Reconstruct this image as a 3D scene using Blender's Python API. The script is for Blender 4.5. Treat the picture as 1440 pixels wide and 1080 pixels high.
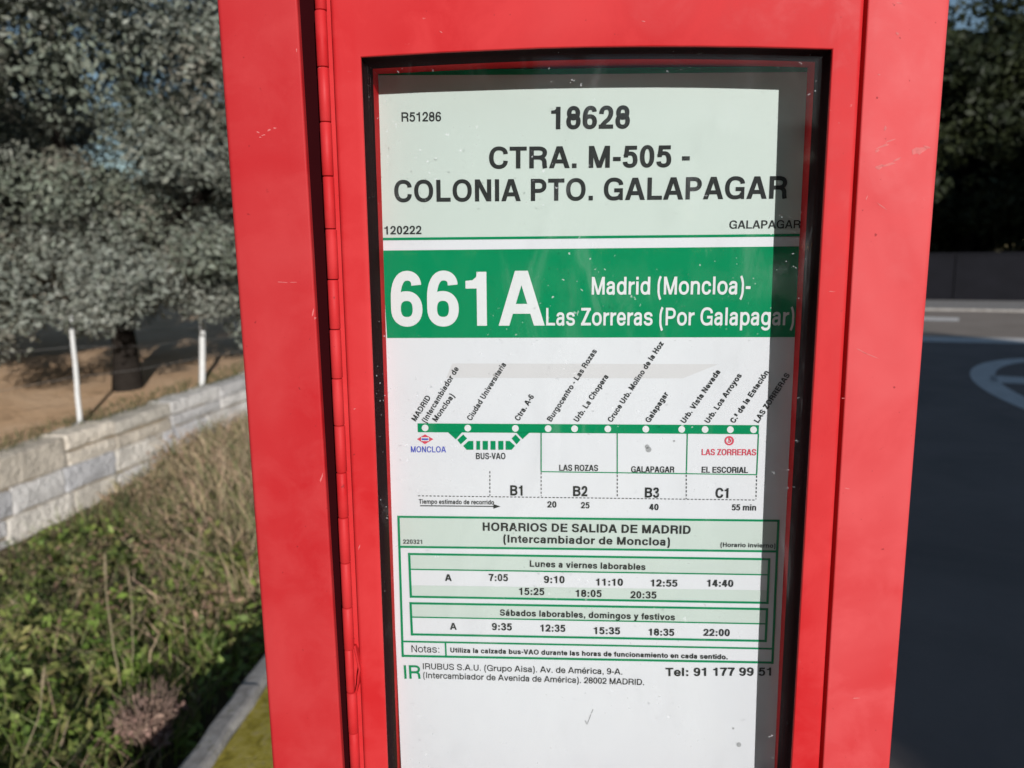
import bpy, math, random
import numpy as np
from mathutils import Vector, Matrix
from mathutils.geometry import delaunay_2d_cdt
random.seed(7); RNG = np.random.default_rng(7)
R = math.radians
for o in list(bpy.data.objects): bpy.data.objects.remove(o)
SC = bpy.context.scene; COL = SC.collection

# ------------------------------------------------------------------ camera
F, CX, CY = 1081.0, 720.0, 540.0            # photograph 1440 x 1080
CAM = Vector((0.0, -0.55, 1.55))
Zc = -Vector((81, 6276, F)).normalized()     # world up seen by the camera (x right, y down, z ahead)
Xc = Vector((17700, -42, -F)).normalized(); Xc = (Xc - Zc*Xc.dot(Zc)).normalized()
Yc = Zc.cross(Xc)
def to_world(d): return Vector((Xc.dot(d), Yc.dot(d), Zc.dot(d)))
cam_d = bpy.data.cameras.new('camera'); cam = bpy.data.objects.new('camera', cam_d); COL.objects.link(cam)
right, up, back = to_world(Vector((1,0,0))), to_world(Vector((0,-1,0))), to_world(Vector((0,0,-1)))
M = Matrix((right, up, back)).transposed().to_4x4(); M.translation = CAM; cam.matrix_world = M
cam_d.sensor_width = 36; cam_d.lens = 36*F/1440; cam_d.clip_start = .01; cam_d.clip_end = 3000
cam_d.dof.use_dof = True; cam_d.dof.focus_distance = .565; cam_d.dof.aperture_fstop = 7.5
SC.camera = cam

# ------------------------------------------------------------------ sky, sun, exposure
AZ, EL = 20.0, 14.5                          # sun: degrees right of straight behind, and above the horizon
SUN = Vector((math.sin(R(AZ))*math.cos(R(EL)), -math.cos(R(AZ))*math.cos(R(EL)), math.sin(R(EL))))
W = bpy.data.worlds.new('World'); SC.world = W; W.use_nodes = True
nt = W.node_tree; bg = nt.nodes['Background']
sky = nt.nodes.new('ShaderNodeTexSky'); sky.sky_type = 'NISHITA'; sky.sun_disc = False
sky.sun_elevation = R(EL); sky.sun_rotation = R(180-AZ); sky.air_density = 1.0; sky.dust_density = .15; sky.ozone_density = 1.6
nt.links.new(sky.outputs[0], bg.inputs[0]); bg.inputs[1].default_value = .07
sd = bpy.data.lights.new('sun', 'SUN'); sd.energy = 4.7; sd.angle = R(.5); sd.color = (1, .975, .955)
so = bpy.data.objects.new('sun', sd); COL.objects.link(so)
so.rotation_euler = SUN.to_track_quat('Z', 'Y').to_euler(); so.location = SUN*60
SC.view_settings.view_transform = 'Standard'; SC.view_settings.look = 'None'
SC.view_settings.exposure = 0.0; SC.view_settings.gamma = 1; SC.view_settings.use_curve_mapping = False
SC.cycles.max_bounces = 8; SC.cycles.transparent_max_bounces = 12

# ------------------------------------------------------------------ helpers
def ray(px, py): return to_world(Vector(((px-CX)/F, (py-CY)/F, 1)))
def on_y(px, py, y):                         # point of the upright plane at depth y
    d = ray(px, py); return CAM + d*((y-CAM.y)/d.y)
def on_z(px, py, z=0.0):                     # point of the level plane at height z
    d = ray(px, py); return CAM + d*((z-CAM.z)/d.z)
def at_dist(px, py, y): return on_y(px, py, y)

def new_obj(name, me, mat=None, parent=None):
    o = bpy.data.objects.new(name, me); COL.objects.link(o)
    if mat: me.materials.append(mat)
    if parent: o.parent = parent
    return o
def mesh(name, V, Fc, mat=None, parent=None, origin=None, smooth=False, colors=None):
    me = bpy.data.meshes.new(name)
    if origin is not None:
        V = [(v[0]-origin[0], v[1]-origin[1], v[2]-origin[2]) for v in V]
    me.from_pydata([tuple(v) for v in V], [], Fc)
    if smooth: me.polygons.foreach_set('use_smooth', [True]*len(me.polygons))
    if colors is not None:
        a = me.color_attributes.new('tint', 'FLOAT_COLOR', 'POINT')
        a.data.foreach_set('color', np.asarray(colors, dtype=np.float32).ravel())
    me.update()
    return new_obj(name, me, mat, parent)
def np_mesh(name, V, quads, mat, parent=None, colors=None):   # fast path: all quads
    me = bpy.data.meshes.new(name); n, q = len(V), len(quads)
    me.vertices.add(n); me.vertices.foreach_set('co', np.asarray(V, np.float32).ravel())
    me.loops.add(q*4); me.loops.foreach_set('vertex_index', np.asarray(quads, np.int32).ravel())
    me.polygons.add(q); me.polygons.foreach_set('loop_start', np.arange(0, q*4, 4, dtype=np.int32))
    me.update(calc_edges=True)
    if colors is not None:
        a = me.color_attributes.new('tint', 'FLOAT_COLOR', 'POINT')
        a.data.foreach_set('color', np.asarray(colors, np.float32).ravel())
    return new_obj(name, me, mat, parent)
def tag(o, label=None, cat=None, group=None, kind=None):
    if label: o['label'] = label
    if cat: o['category'] = cat
    if group: o['group'] = group
    if kind: o['kind'] = kind
    return o
def empty(name, loc, label, cat, group=None):
    o = bpy.data.objects.new(name, None); COL.objects.link(o); o.location = loc; o.empty_display_size = .1
    return tag(o, label, cat, group)
def copy_tree(root, loc, rz=0, sc=1, label=None, group=None, tilt=(0, 0)):
    r = root.copy(); COL.objects.link(r)
    r.location = loc; r.rotation_euler = (tilt[0], tilt[1], rz); r.scale = sc if isinstance(sc, tuple) else (sc,)*3
    if label: r['label'] = label
    if group: r['group'] = group
    for ch in root.children:
        c = ch.copy(); COL.objects.link(c); c.parent = r
        for g in ch.children:
            d = g.copy(); COL.objects.link(d); d.parent = c
    return r
class MB:
    def __init__(s): s.v = []; s.f = []; s.c = []
    def add(s, V, Fc, col=None):
        b = len(s.v); s.v += [tuple(v) for v in V]; s.f += [tuple(i+b for i in f) for f in Fc]
        if col is not None: s.c += [tuple(col)]*len(V)
    def loft(s, loops, closed=True, cap0=False, cap1=False, col=None):
        n = len(loops[0]); V = [p for l in loops for p in l]; Fc = []
        for k in range(len(loops)-1):
            for i in range(n if closed else n-1):
                j = (i+1) % n; Fc.append((k*n+i, k*n+j, (k+1)*n+j, (k+1)*n+i))
        if cap0: Fc.append(tuple(range(n-1, -1, -1)))
        if cap1: Fc.append(tuple((len(loops)-1)*n+i for i in range(n)))
        s.add(V, Fc, col)
    def tube(s, pts, rad, n=8, col=None, cap=True):
        loops = []
        for k, p in enumerate(pts):
            p = Vector(p); a = Vector(pts[max(k-1, 0)]); b = Vector(pts[min(k+1, len(pts)-1)])
            t = (b-a).normalized(); u = t.cross(Vector((.31, .87, .11)) if abs(t.z) > .6 else Vector((0, 0, 1))).normalized(); w = t.cross(u)
            r = rad[k] if isinstance(rad, (list, tuple)) else rad
            loops.append([p + (u*math.cos(2*math.pi*i/n) + w*math.sin(2*math.pi*i/n))*r for i in range(n)])
        s.loft(loops, True, cap, cap, col)
    def box(s, a, b, col=None, bev=0):
        x0, y0, z0 = a; x1, y1, z1 = b
        def lp(z, i): return [(x0+i, y0+i, z), (x1-i, y0+i, z), (x1-i, y1-i, z), (x0+i, y1-i, z)]
        if bev: s.loft([lp(z0, bev), lp(z0+bev, 0), lp(z1-bev, 0), lp(z1, bev)], True, True, True, col)
        else: s.loft([lp(z0, 0), lp(z1, 0)], True, True, True, col)
    def build(s, name, mat, parent=None, origin=None, smooth=False):
        return mesh(name, s.v, s.f, mat, parent, origin, smooth, None if not s.c else [(*c, 1) for c in s.c])

# ------------------------------------------------------------------ materials
def mat_base(name, col=(.5, .5, .5), rough=.5, spec=.5):
    m = bpy.data.materials.new(name); m.use_nodes = True
    b = m.node_tree.nodes['Principled BSDF']
    b.inputs['Base Color'].default_value = (*col, 1); b.inputs['Roughness'].default_value = rough
    b.inputs['Specular IOR Level'].default_value = spec
    return m, m.node_tree, b
def N(nt, t, **k):
    n = nt.nodes.new(t)
    for a, v in k.items(): setattr(n, a, v)
    return n
def noise(nt, scale, detail=4, rough=.55, dist=0, vec=None):
    n = N(nt, 'ShaderNodeTexNoise'); n.inputs['Scale'].default_value = scale; n.inputs['Detail'].default_value = detail
    n.inputs['Roughness'].default_value = rough; n.inputs['Distortion'].default_value = dist
    if vec is None:
        tc = N(nt, 'ShaderNodeTexCoord'); vec = tc.outputs['Object']
    nt.links.new(vec, n.inputs['Vector']); return n.outputs['Fac']
def ramp(nt, fac, stops, interp='LINEAR'):
    r = N(nt, 'ShaderNodeValToRGB'); r.color_ramp.interpolation = interp
    e = r.color_ramp.elements
    while len(e) < len(stops): e.new(.5)
    for i, (p, c) in enumerate(stops):
        e[i].position = p; e[i].color = (*c, 1) if not isinstance(c, (int, float)) else (c, c, c, 1)
    nt.links.new(fac, r.inputs[0]); return r.outputs[0]
def mixc(nt, fac, a, b, mode='MIX'):
    m = N(nt, 'ShaderNodeMix', data_type='RGBA', blend_type=mode)
    for k, v in ((0, fac), (6, a), (7, b)):
        if hasattr(v, 'node'): nt.links.new(v, m.inputs[k])
        else: m.inputs[k].default_value = v if isinstance(v, (int, float)) else (*v, 1)
    return m.outputs[2]
def bump(nt, b, h, strength=.3, dist=.01):
    n = N(nt, 'ShaderNodeBump'); n.inputs['Strength'].default_value = strength; n.inputs['Distance'].default_value = dist
    nt.links.new(h, n.inputs['Height']); nt.links.new(n.outputs[0], b.inputs['Normal'])

def red_paint(name, paleness, seed, deep=(.49, .009, .012), pale=(.57, .038, .040), rough=.58, spec=.2):  # a larger first value spreads the pale tone over more of the deep red
    m, nt, b = mat_base(name, rough=rough, spec=spec)
    tc = N(nt, 'ShaderNodeTexCoord'); mp = N(nt, 'ShaderNodeMapping'); mp.inputs['Location'].default_value = (seed, seed*1.7, seed*.3)
    nt.links.new(tc.outputs['Object'], mp.inputs[0]); v = mp.outputs[0]
    big = noise(nt, 7, 3, .5, .8, v); mid = noise(nt, 26, 5, .6, .4, v)
    f1 = ramp(nt, big, [(.5-.32*paleness-.06, 0.0), (.86-.30*paleness, 1.0)])
    c = mixc(nt, f1, deep, pale)
    f2 = ramp(nt, mid, [(.47, 0.0), (.70, .7)])
    c = mixc(nt, f2, c, tuple(x*1.02 for x in pale))
    sc = N(nt, 'ShaderNodeMapping'); sc.inputs['Scale'].default_value = (1, 1, 2.6); sc.inputs['Rotation'].default_value = (0, .6, 0)
    nt.links.new(v, sc.inputs[0])
    sp = noise(nt, 42, 6, .72, 1.2, sc.outputs[0]); gate = noise(nt, 9, 2, .5, 0, v)
    s = ramp(nt, sp, [(.66, 0.0), (.70, .55)]); g = ramp(nt, gate, [(.54, 0.0), (.64, 1.0)])
    mm = N(nt, 'ShaderNodeMath', operation='MULTIPLY'); nt.links.new(s, mm.inputs[0]); nt.links.new(g, mm.inputs[1])
    c = mixc(nt, mm.outputs[0], c, (.60, .22, .21))
    dk = noise(nt, 190, 3, .6, 0, v); d2 = ramp(nt, dk, [(.25, .7), (.30, 0.0)])
    c = mixc(nt, d2, c, (.2, .01, .012))
    nt.links.new(c, b.inputs['Base Color'])
    rr = ramp(nt, mid, [(.3, rough-.08), (.75, rough+.16)]); nt.links.new(rr, b.inputs['Roughness'])
    wav = noise(nt, 5, 2, .4, 0, v); fin = noise(nt, 420, 2, .5, 0, v)
    ad = N(nt, 'ShaderNodeMath', operation='MULTIPLY_ADD'); ad.inputs[1].default_value = .012
    nt.links.new(fin, ad.inputs[0]); nt.links.new(wav, ad.inputs[2])
    bump(nt, b, ad.outputs[0], .22, .012)
    return m
RED_DOOR = red_paint('red_door_paint', .45, 1.3)
RED_LEFT = red_paint('red_panel_paint', .50, 4.1, deep=(.435, .010, .014), pale=(.48, .037, .039))
RED_RIGHT = red_paint('red_flange_paint', .85, 8.2, pale=(.60, .075, .078))
RED_IN = red_paint('red_inner_paint', .1, 3.3, rough=.7, spec=.04)
def plain(name, col, rough=.6, spec=.3, var=.12, scale=60):
    m, nt, b = mat_base(name, col, rough, spec)
    n = noise(nt, scale, 4); c = mixc(nt, n, tuple(x*(1-var) for x in col), tuple(min(1, x*(1+var)) for x in col))
    nt.links.new(c, b.inputs['Base Color']); return m
RUBBER = plain('black_rubber', (.014, .0025, .0035), .85, .04)
GAP_SHADE = plain('gap_shade', (.022, .002, .003), .9, .03)  # near-black red of the shaded hinge gap put into the colour
INK = plain('black_ink', (.026, .028, .028), .8, .08, .2, 300)
GREEN = plain('green_ink', (.0005, .20, .078), .75, .05, .06, 25)
PALE = plain('pale_green_ink', (.47, .525, .49), .55, .3, .04, 18)
WHITEINK = plain('white_print', (.60, .60, .61), .55, .3, .03, 20)
BLUE = plain('blue_ink', (.055, .07, .38), .5, .3)
MAGENTA = plain('red_ink', (.54, .04, .075), .5, .3)
SCUFF = plain('scuffed_paint', (.58, .15, .145), .8, .1, .25, 300)
SMUDGE = plain('grey_smudge', (.32, .32, .33), .8, .1, .4, 500)
FADED = plain('faded_patch_ink', (.535, .515, .53), .6, .3, .02, 40)
def paper_mat():
    m, nt, b = mat_base('poster_paper', (.80, .79, .80), .55, .3)
    n = noise(nt, 14, 4, .55, .5); c = mixc(nt, n, (.57, .565, .60), (.62, .615, .645))
    sp = noise(nt, 230, 3, .6); f = ramp(nt, sp, [(.25, .5), (.29, 0.0)])
    c = mixc(nt, f, c, (.33, .33, .34)); nt.links.new(c, b.inputs['Base Color'])
    bump(nt, b, noise(nt, 9, 2), .25, .006); return m
PAPER = paper_mat()
def glass_mat():
    m = bpy.data.materials.new('window_glass'); m.use_nodes = True; nt = m.node_tree
    nt.nodes.clear(); out = N(nt, 'ShaderNodeOutputMaterial')
    tr = N(nt, 'ShaderNodeBsdfTransparent'); tr.inputs[0].default_value = (.975, .985, .98, 1)
    gl = N(nt, 'ShaderNodeBsdfGlossy'); gl.inputs['Roughness'].default_value = .03
    fr = N(nt, 'ShaderNodeFresnel'); fr.inputs['IOR'].default_value = 1.33
    mx = N(nt, 'ShaderNodeMixShader'); nt.links.new(fr.outputs[0], mx.inputs[0]); nt.links.new(tr.outputs[0], mx.inputs[1]); nt.links.new(gl.outputs[0], mx.inputs[2])
    df = N(nt, 'ShaderNodeBsdfDiffuse'); df.inputs[0].default_value = (.75, .76, .78, 1)
    tc = N(nt, 'ShaderNodeTexCoord'); mp = N(nt, 'ShaderNodeMapping'); mp.inputs['Scale'].default_value = (1, 1, .35); mp.inputs['Rotation'].default_value = (0, .35, 0)
    nt.links.new(tc.outputs['Object'], mp.inputs[0])
    haze_film = ramp(nt, noise(nt, 16, 6, .62, 2.2, mp.outputs[0]), [(.52, .001), (.60, .006), (.66, .03), (.72, .012)])  # dust film, its pale streaks painted in for reflections on the pane
    sp = ramp(nt, noise(nt, 260, 2, .5), [(.725, 0.0), (.75, .4)])
    gate = ramp(nt, noise(nt, 12, 2), [(.47, 0.0), (.6, 1.0)])
    mu = N(nt, 'ShaderNodeMath', operation='MULTIPLY'); nt.links.new(sp, mu.inputs[0]); nt.links.new(gate, mu.inputs[1])
    ad = N(nt, 'ShaderNodeMath', operation='ADD'); nt.links.new(haze_film, ad.inputs[0]); nt.links.new(mu.outputs[0], ad.inputs[1])
    m2 = N(nt, 'ShaderNodeMixShader'); nt.links.new(ad.outputs[0], m2.inputs[0]); nt.links.new(mx.outputs[0], m2.inputs[1]); nt.links.new(df.outputs[0], m2.inputs[2])
    nt.links.new(m2.outputs[0], out.inputs[0]); return m
GLASS = glass_mat()
def tint_mat(name, rough=.65, trans=0.0, spec=.25, nscale=3.0, var=.25, bmp=None):
    m, nt, b = mat_base(name, rough=rough, spec=spec)
    a = N(nt, 'ShaderNodeAttribute'); a.attribute_name = 'tint'
    n = noise(nt, nscale, 4); k = mixc(nt, n, (1-var,)*3, (1+var,)*3)
    c = mixc(nt, 1.0, a.outputs['Color'], k, 'MULTIPLY'); nt.links.new(c, b.inputs['Base Color'])
    if bmp: bump(nt, b, noise(nt, bmp[0], 6, .65), bmp[1], bmp[2])
    if trans:
        t = N(nt, 'ShaderNodeBsdfTranslucent'); nt.links.new(c, t.inputs[0])
        mx = N(nt, 'ShaderNodeMixShader'); mx.inputs[0].default_value = trans
        out = nt.nodes['Material Output']; nt.links.new(b.outputs[0], mx.inputs[1]); nt.links.new(t.outputs[0], mx.inputs[2]); nt.links.new(mx.outputs[0], out.inputs[0])
    return m
LEAF = tint_mat('oak_leaf', .6, .12); WEED = tint_mat('weed_leaf', .5, .25); STRAW = tint_mat('dry_straw', .8, .2)
STONE = tint_mat('granite_stone', .9, 0, .15, 5.5, .55, (16, 1.0, .06))
MORTAR = plain('wall_mortar', (.26, .21, .15), .95, .1, .4, 12)
BARK = plain('bark', (.022, .018, .015), .95, .1, .5, 14)
def ground_mat(name, stops, scale, spec=.1, bs=(40, .5, .02), fine=None):
    m, nt, b = mat_base(name, rough=.95, spec=spec)
    c = ramp(nt, noise(nt, scale, 8, .65, .6), stops)
    if fine:
        c = mixc(nt, ramp(nt, noise(nt, fine[0], 3, .6), [(fine[1], 0.0), (fine[1]+.08, fine[3])]), c, fine[2])
    nt.links.new(c, b.inputs['Base Color']); bump(nt, b, noise(nt, bs[0], 6, .7), bs[1], bs[2]); return m
SOIL = ground_mat('sandy_soil', [(.28, (.46, .29, .17)), (.42, (.72, .47, .28)), (.62, (.80, .55, .35)), (.82, (.50, .36, .20))], 1.3, bs=(6, .8, .06))
DITCH = ground_mat('ditch_soil', [(.3, (.05, .04, .025)), (.6, (.11, .085, .05)), (.8, (.07, .08, .03))], 3)
MOSS = ground_mat('mossy_ground', [(.30, (.15, .13, .03)), (.47, (.42, .34, .05)), (.58, (.52, .43, .10)), (.72, (.50, .38, .24))], 16, bs=(90, 1.0, .015), fine=(60, .60, (.34, .28, .19), .6))
ASPH = ground_mat('asphalt', [(.3, (.20, .16, .142)), (.7, (.27, .215, .19))], 1.1, .3, (160, .6, .006), (220, .64, (.34, .30, .27), .5))
CONC = ground_mat('kerb_concrete', [(.3, (.22, .20, .18)), (.55, (.34, .32, .30)), (.75, (.42, .40, .37))], 14, bs=(60, .6, .008), fine=(30, .62, (.16, .15, .09), .7))
LIT_ASPH = ground_mat('sunlit_asphalt', [(.3, (.25, .21, .175)), (.7, (.33, .28, .24))], .8, .2, (120, .5, .005))  # asphalt with sunlight put into its paler colour
LINE = ground_mat('road_paint', [(.3, (.62, .58, .54)), (.7, (.80, .76, .72))], 6, .3, (120, .4, .004))
FARG = ground_mat('far_ground', [(.3, (.10, .10, .04)), (.7, (.25, .19, .10))], .1)
POST = plain('white_post_paint', (.66, .66, .64), .7, .2, .2, 20)
WIRE = plain('wire_steel', (.25, .24, .23), .5, .5)
SHADE_BLUE = plain('shade_blue_wall', (.008, .008, .011), .9, .2, .4, 2)  # blue-black of the shade put into the wall colour

# ================================================================== the bus stop totem
def edge(x0, x1, y, y0=0, y1=1080):
    A, B = on_y(x0, y0, y), on_y(x1, y1, y)
    return lambda z: A.x + (B.x-A.x)*(z-A.z)/(B.z-A.z)
CAB0, CAB1 = 1.035, 2.06                        # cabinet bottom and top
TO = Vector((.03, .10, 0))
totem = empty('bus_stop_totem', TO, 'red painted metal bus stop cabinet with hinged glazed door, beside the road', 'bus stop')
ZS = [CAB0 + (CAB1-CAB0)*i/14 for i in range(15)]
def fold(name, m, xa, xb, yf, yb_a, yb_b, ra, rb):
    b = MB(); loops = []
    for z in ZS:
        A, B = xa(z), xb(z); l = [(A, yb_a, z)]
        for k in range(6):
            t = k/5*math.pi/2; l.append((A+ra*(1-math.cos(t)), yf+ra*(1-math.sin(t)), z))
        for k in range(1, 5): l.append((A+ra+(B-A-ra-rb)*k/5, yf, z))
        for k in range(6):
            t = math.pi/2*(1-k/5); l.append((B-rb*(1-math.cos(t)), yf+rb*(1-math.sin(t)), z))
        l.append((B, yb_b, z)); loops.append(l)
    b.loft(loops, True, True, True); o = b.build(name, m, totem, TO); 
    me = o.data; me.polygons.foreach_set('use_smooth', [len(p.vertices) == 4 for p in me.polygons])
    me.set_sharp_from_angle(angle=R(40)); return o
YL, YR = .008, .003
xlo, xli = edge(303, 382, YL), edge(417.5, 482, YL)
xro, xri = edge(1338, 1253, YR), edge(1221, 1157, YR)
fold('side_panel', RED_LEFT, xlo, xli, YL, .0678, .0675, .004, .0015)
fold('side_flange', RED_RIGHT, xri, xro, YR, .0678, .0675, .0012, .004)
b = MB(); b.loft([[(xlo(z)+.002, .068, z), (xro(z)-.002, .068, z), (xro(z)-.004, .165, z), (xlo(z)+.004, .165, z)] for z in (CAB0, 1.5, CAB1)], True, True, True)
b.build('cabinet_back', RED_IN, totem, TO)
DZ0, DZ1 = 1.065, 1.955
for z0, z1 in ((CAB0, DZ0-.004), (DZ1+.004, CAB1)):
    a0, a1 = xli(z0)+.003, xri(z0)-.003
    b = MB(); b.box((a0, .004, z0), (a1, .067, z1), bev=.002); b.build('header_plate', RED_LEFT, totem, TO)
b = MB(); b.box((xlo(CAB1)-.008, -.004, CAB1+.0005), (xro(CAB1)+.008, .17, CAB1+.03), bev=.006); b.build('cap', RED_LEFT, totem, TO)
b = MB(); b.box((-.035, .065, .012), (.095, .145, CAB0-.0005), bev=.005); b.build('post', RED_LEFT, totem, TO)
b = MB(); b.box((-.10, .0, .002), (.16, .21, .0118), bev=.002)
b.build('base_plate', RED_LEFT, totem, TO)
for sx in (-.075, .135):
    for sy in (.02, .19):
        b = MB(); b.tube([(sx, sy, .012), (sx, sy, .026)], .009, 6); b.build('bolt', WIRE, totem, TO)
# dark strip standing in for the shade in the gap left of the hinge
gl, gr = edge(414, 481, .02), edge(447, 497, .02)
b = MB(); b.loft([[(xli(z)-.001, .058, z), (xli(z)-.0005, .0135, z), (gr(z)+.006, .0135, z), (gr(z)+.006, .058, z)] for z in ZS], True, True, True)
b.build('shade_strip', GAP_SHADE, totem, TO)

# ---- door: one folded sheet with a window opening
xdl, xdr = edge(463, 511, 0), edge(1217, 1153, 0)
owl, owr = edge(507, 545, 0, 80, 1080), edge(1171, 1113, 0, 69, 1080)
TOP = [on_y(px, py, 0) for px, py in ((507, 80), (560, 77), (620, 73.5), (700, 70), (760, 67.5), (820, 66), (900, 65), (980, 65), (1060, 66), (1120, 67.5), (1171, 69))]
ZB = 1.095; NS = 10
def opening(y, off=0.0):                      # off grows the opening outwards
    pts = []
    for k in range(NS):
        z = ZB-off + (TOP[0].z-ZB+off)*k/NS; pts.append((owl(z)-off, y, z))
    n = len(TOP)
    for k, p in enumerate(TOP):
        pts.append((p.x + off*(2*k/(n-1)-1), y, p.z+off))
    for k in range(1, NS+1):
        z = TOP[-1].z - (TOP[-1].z-ZB+off)*k/NS; pts.append((owr(z)+off, y, z))
    return pts
def outline(y, ins=0.0):
    pts = []; n = len(TOP); z0, z1 = DZ0+ins, DZ1-ins
    for k in range(NS):
        z = z0+(z1-z0)*k/NS; pts.append((xdl(z)+ins, y, z))
    for k in range(n):
        t = k/(n-1); pts.append((xdl(z1)+ins+(xdr(z1)-xdl(z1)-2*ins)*t, y, z1))
    for k in range(1, NS+1):
        z = z1+(z0-z1)*k/NS; pts.append((xdr(z)-ins, y, z))
    return pts
b = MB(); rd = .0034; loops = [outline(.0125, 0)]
for k in range(7):
    t = k/6*math.pi/2; loops.append(outline(rd*(1-math.sin(t)), rd*(1-math.cos(t))))
A0, A1 = outline(0, rd), opening(0, .0009)
for k in (1, 2, 3, 4): loops.append([tuple(a+(c-a)*k/5 for a, c in zip(p, q)) for p, q in zip(A0, A1)])
for k in range(4):
    t = k/3*math.pi/2; loops.append(opening(.0009*(1-math.cos(t)), .0009*(1-math.sin(t))))
loops.append(opening(.0024, 0))
b.loft(loops, True)
door = b.build('door', RED_DOOR, totem, TO); door.data.polygons.foreach_set('use_smooth', [True]*len(door.data.polygons)); door.data.set_sharp_from_angle(angle=R(50))
b = MB(); b.loft([opening(.0026, .0004), opening(.037, .0004), opening(.037, .006), opening(.0026, .006), opening(.0026, .0004)], True)
b.build('gasket', RUBBER, door, TO)
b = MB(); b.loft([opening(.0372, .0006), opening(.0622, .0006), opening(.0622, .004), opening(.0192, .004), opening(.0372, .0006)], True)
b.build('case_wall', RED_IN, door, TO)
b = MB(); b.loft([opening(.0625, .004), opening(.0650, .004)], True, True, True); b.build('back_board', RED_IN, door, TO)
b = MB(); o1, o2 = opening(.0105, .003), opening(.0140, .003)
b.loft([o1, o2], True, True, True); b.build('window_pane', GLASS, door, TO)

# ---- scuffs and scratches in the paint
def scuff(parent, y, spots):
    for px, py, a, w, ang in spots:           # centre, half length, half width (photo pixels), direction
        n = 11; ca, sa = math.cos(R(ang)), math.sin(R(ang)); P = []; b = MB()
        for i in range(n):
            t = 2*math.pi*i/n; q = random.uniform(.45, 1.15); u, v = a*q*math.cos(t), w*q*math.sin(t)
            p = on_y(px+u*ca-v*sa, py+u*sa+v*ca, y-.00012); P.append(tuple(p))
        b.add(P, [tuple(range(n-1, -1, -1))]); b.build('scuff_mark', SCUFF, parent, TO)
flange = [o for o in totem.children if o.name.startswith('side_flange')][0]; panel = [o for o in totem.children if o.name.startswith('side_panel')][0]
scuff(flange, YR, [(1234, 212, 3, 5, 60), (1243, 205, 12, 2, -22), (1252, 198, 9, 1.5, -18), (1237, 235, 8, 4, -10), (1250, 231, 14, 2, -14), (1262, 224, 8, 1.5, -25), (1292, 212, 11, 6, -25), (1303, 207, 6, 3, 20), (1245, 180, 4, 2, -60), (1219, 278, 1.2, 5, 15), (1240, 290, 9, .8, 35),
    (1262, 47, 4, 3, 20), (1264, 4, 6, 1, 10), (1236, 105, 2, 1.5, 0), (1214, 495, 10, .9, 28), (1225, 500, 12, .7, 22), (1191, 687, 5, .8, 10), (1203, 982, 6, .8, -5)])
scuff(panel, YL, [(363, 186, 2.5, 1.2, 30), (370, 190, 3, 1, -10), (378, 183, 4, 1.2, -30), (386, 180, 3, 1.2, 0), (366, 193, 2, .8, 0), (398, 397, 11, .7, 4), (412, 397, 6, .5, 0), (440, 440, 1.2, 6, 10), (443, 447, 2, 2, 0), (452, 672, 1.2, 7, 20), (417, 70, 1, 3, 0)])
scuff(door, 0, [(620, 45, 3, .8, 40), (499, 575, 3, .8, -20), (505, 770, 4, .8, -70), (1186, 560, 3, .7, 0), (1180, 173, 1.2, 1, 0), (1170, 410, 6, .7, 5), (905, 30, 3, .8, 10)])
# ---- piano hinge
pinl = lambda y: (lambda A, B: (A, B))(on_y(450.5, 0, y), on_y(500, 1080, y))
PA, PB = on_y(450.5, 0, .0022), on_y(499.5, 1080, .0022)
def pin(z): return Vector((PA.x+(PB.x-PA.x)*(z-PA.z)/(PB.z-PA.z), .0022, z))
J = [15, 95, 172, 248, 322, 393, 463, 532, 598, 664, 727, 790.5, 853, 912.5, 972, 1029]
JZ = [on_y(450.5+49*j/1080, j, .0022).z for j in J]
JZ = [JZ[0]+.0375*k for k in range(6, 0, -1)] + JZ
while JZ[-1] > DZ0+.03: JZ.append(JZ[-1]-.0315)
b = MB(); b.loft([[(pin(z).x+.0005, .0052, z), (xdl(z)+.004, .0052, z), (xdl(z)+.004, .0066, z), (pin(z).x+.0005, .0066, z)] for z in np.linspace(JZ[-1], JZ[0], 12)], True, True, True)
hinge = b.build('hinge', RED_DOOR, door, TO)
for k in range(len(JZ)-1):
    zt, zb = JZ[k]-.0003, JZ[k+1]+.0003; bent = abs(JZ[k]-on_y(492, 912.5, .0022).z) < .004
    r = .0040 if k % 2 == 0 else .0039
    if bent: r = .0033
    b = MB(); jit = Vector((random.uniform(-.00025, .00025), random.uniform(-.0004, .0003), 0))
    if bent: jit = Vector((-.0008, 0, 0))
    pts = [pin(zb), pin(zb+.0005), pin((zb+zt)/2), pin(zt-.0005), pin(zt)]
    b.tube([p+jit for p in pts], [r*.88, r, r*1.01, r, r*.88], 18)
    o = b.build('knuckle', RED_DOOR, hinge, TO, True); o.data.set_sharp_from_angle(angle=R(50))
    if bent:
        b = MB(); px = [(498.5, 908, .002), (500.5, 918, -.0012), (503.5, 932, -.0022), (505.5, 942, -.0026), (504, 950, -.0026), (503, 962, -.0016), (500.5, 974, .002)]
        P = [on_y(a, c, y) for a, c, y in px]
        b.loft([[p+Vector((-.0007, 0, 0)), p+Vector((.0007, -.0002, 0)), p+Vector((.0009, .007, 0)), p+Vector((-.0004, .007, 0))] for p in P], True, True, True)
        b.build('bent_leaf', RED_DOOR, hinge, TO)

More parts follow.
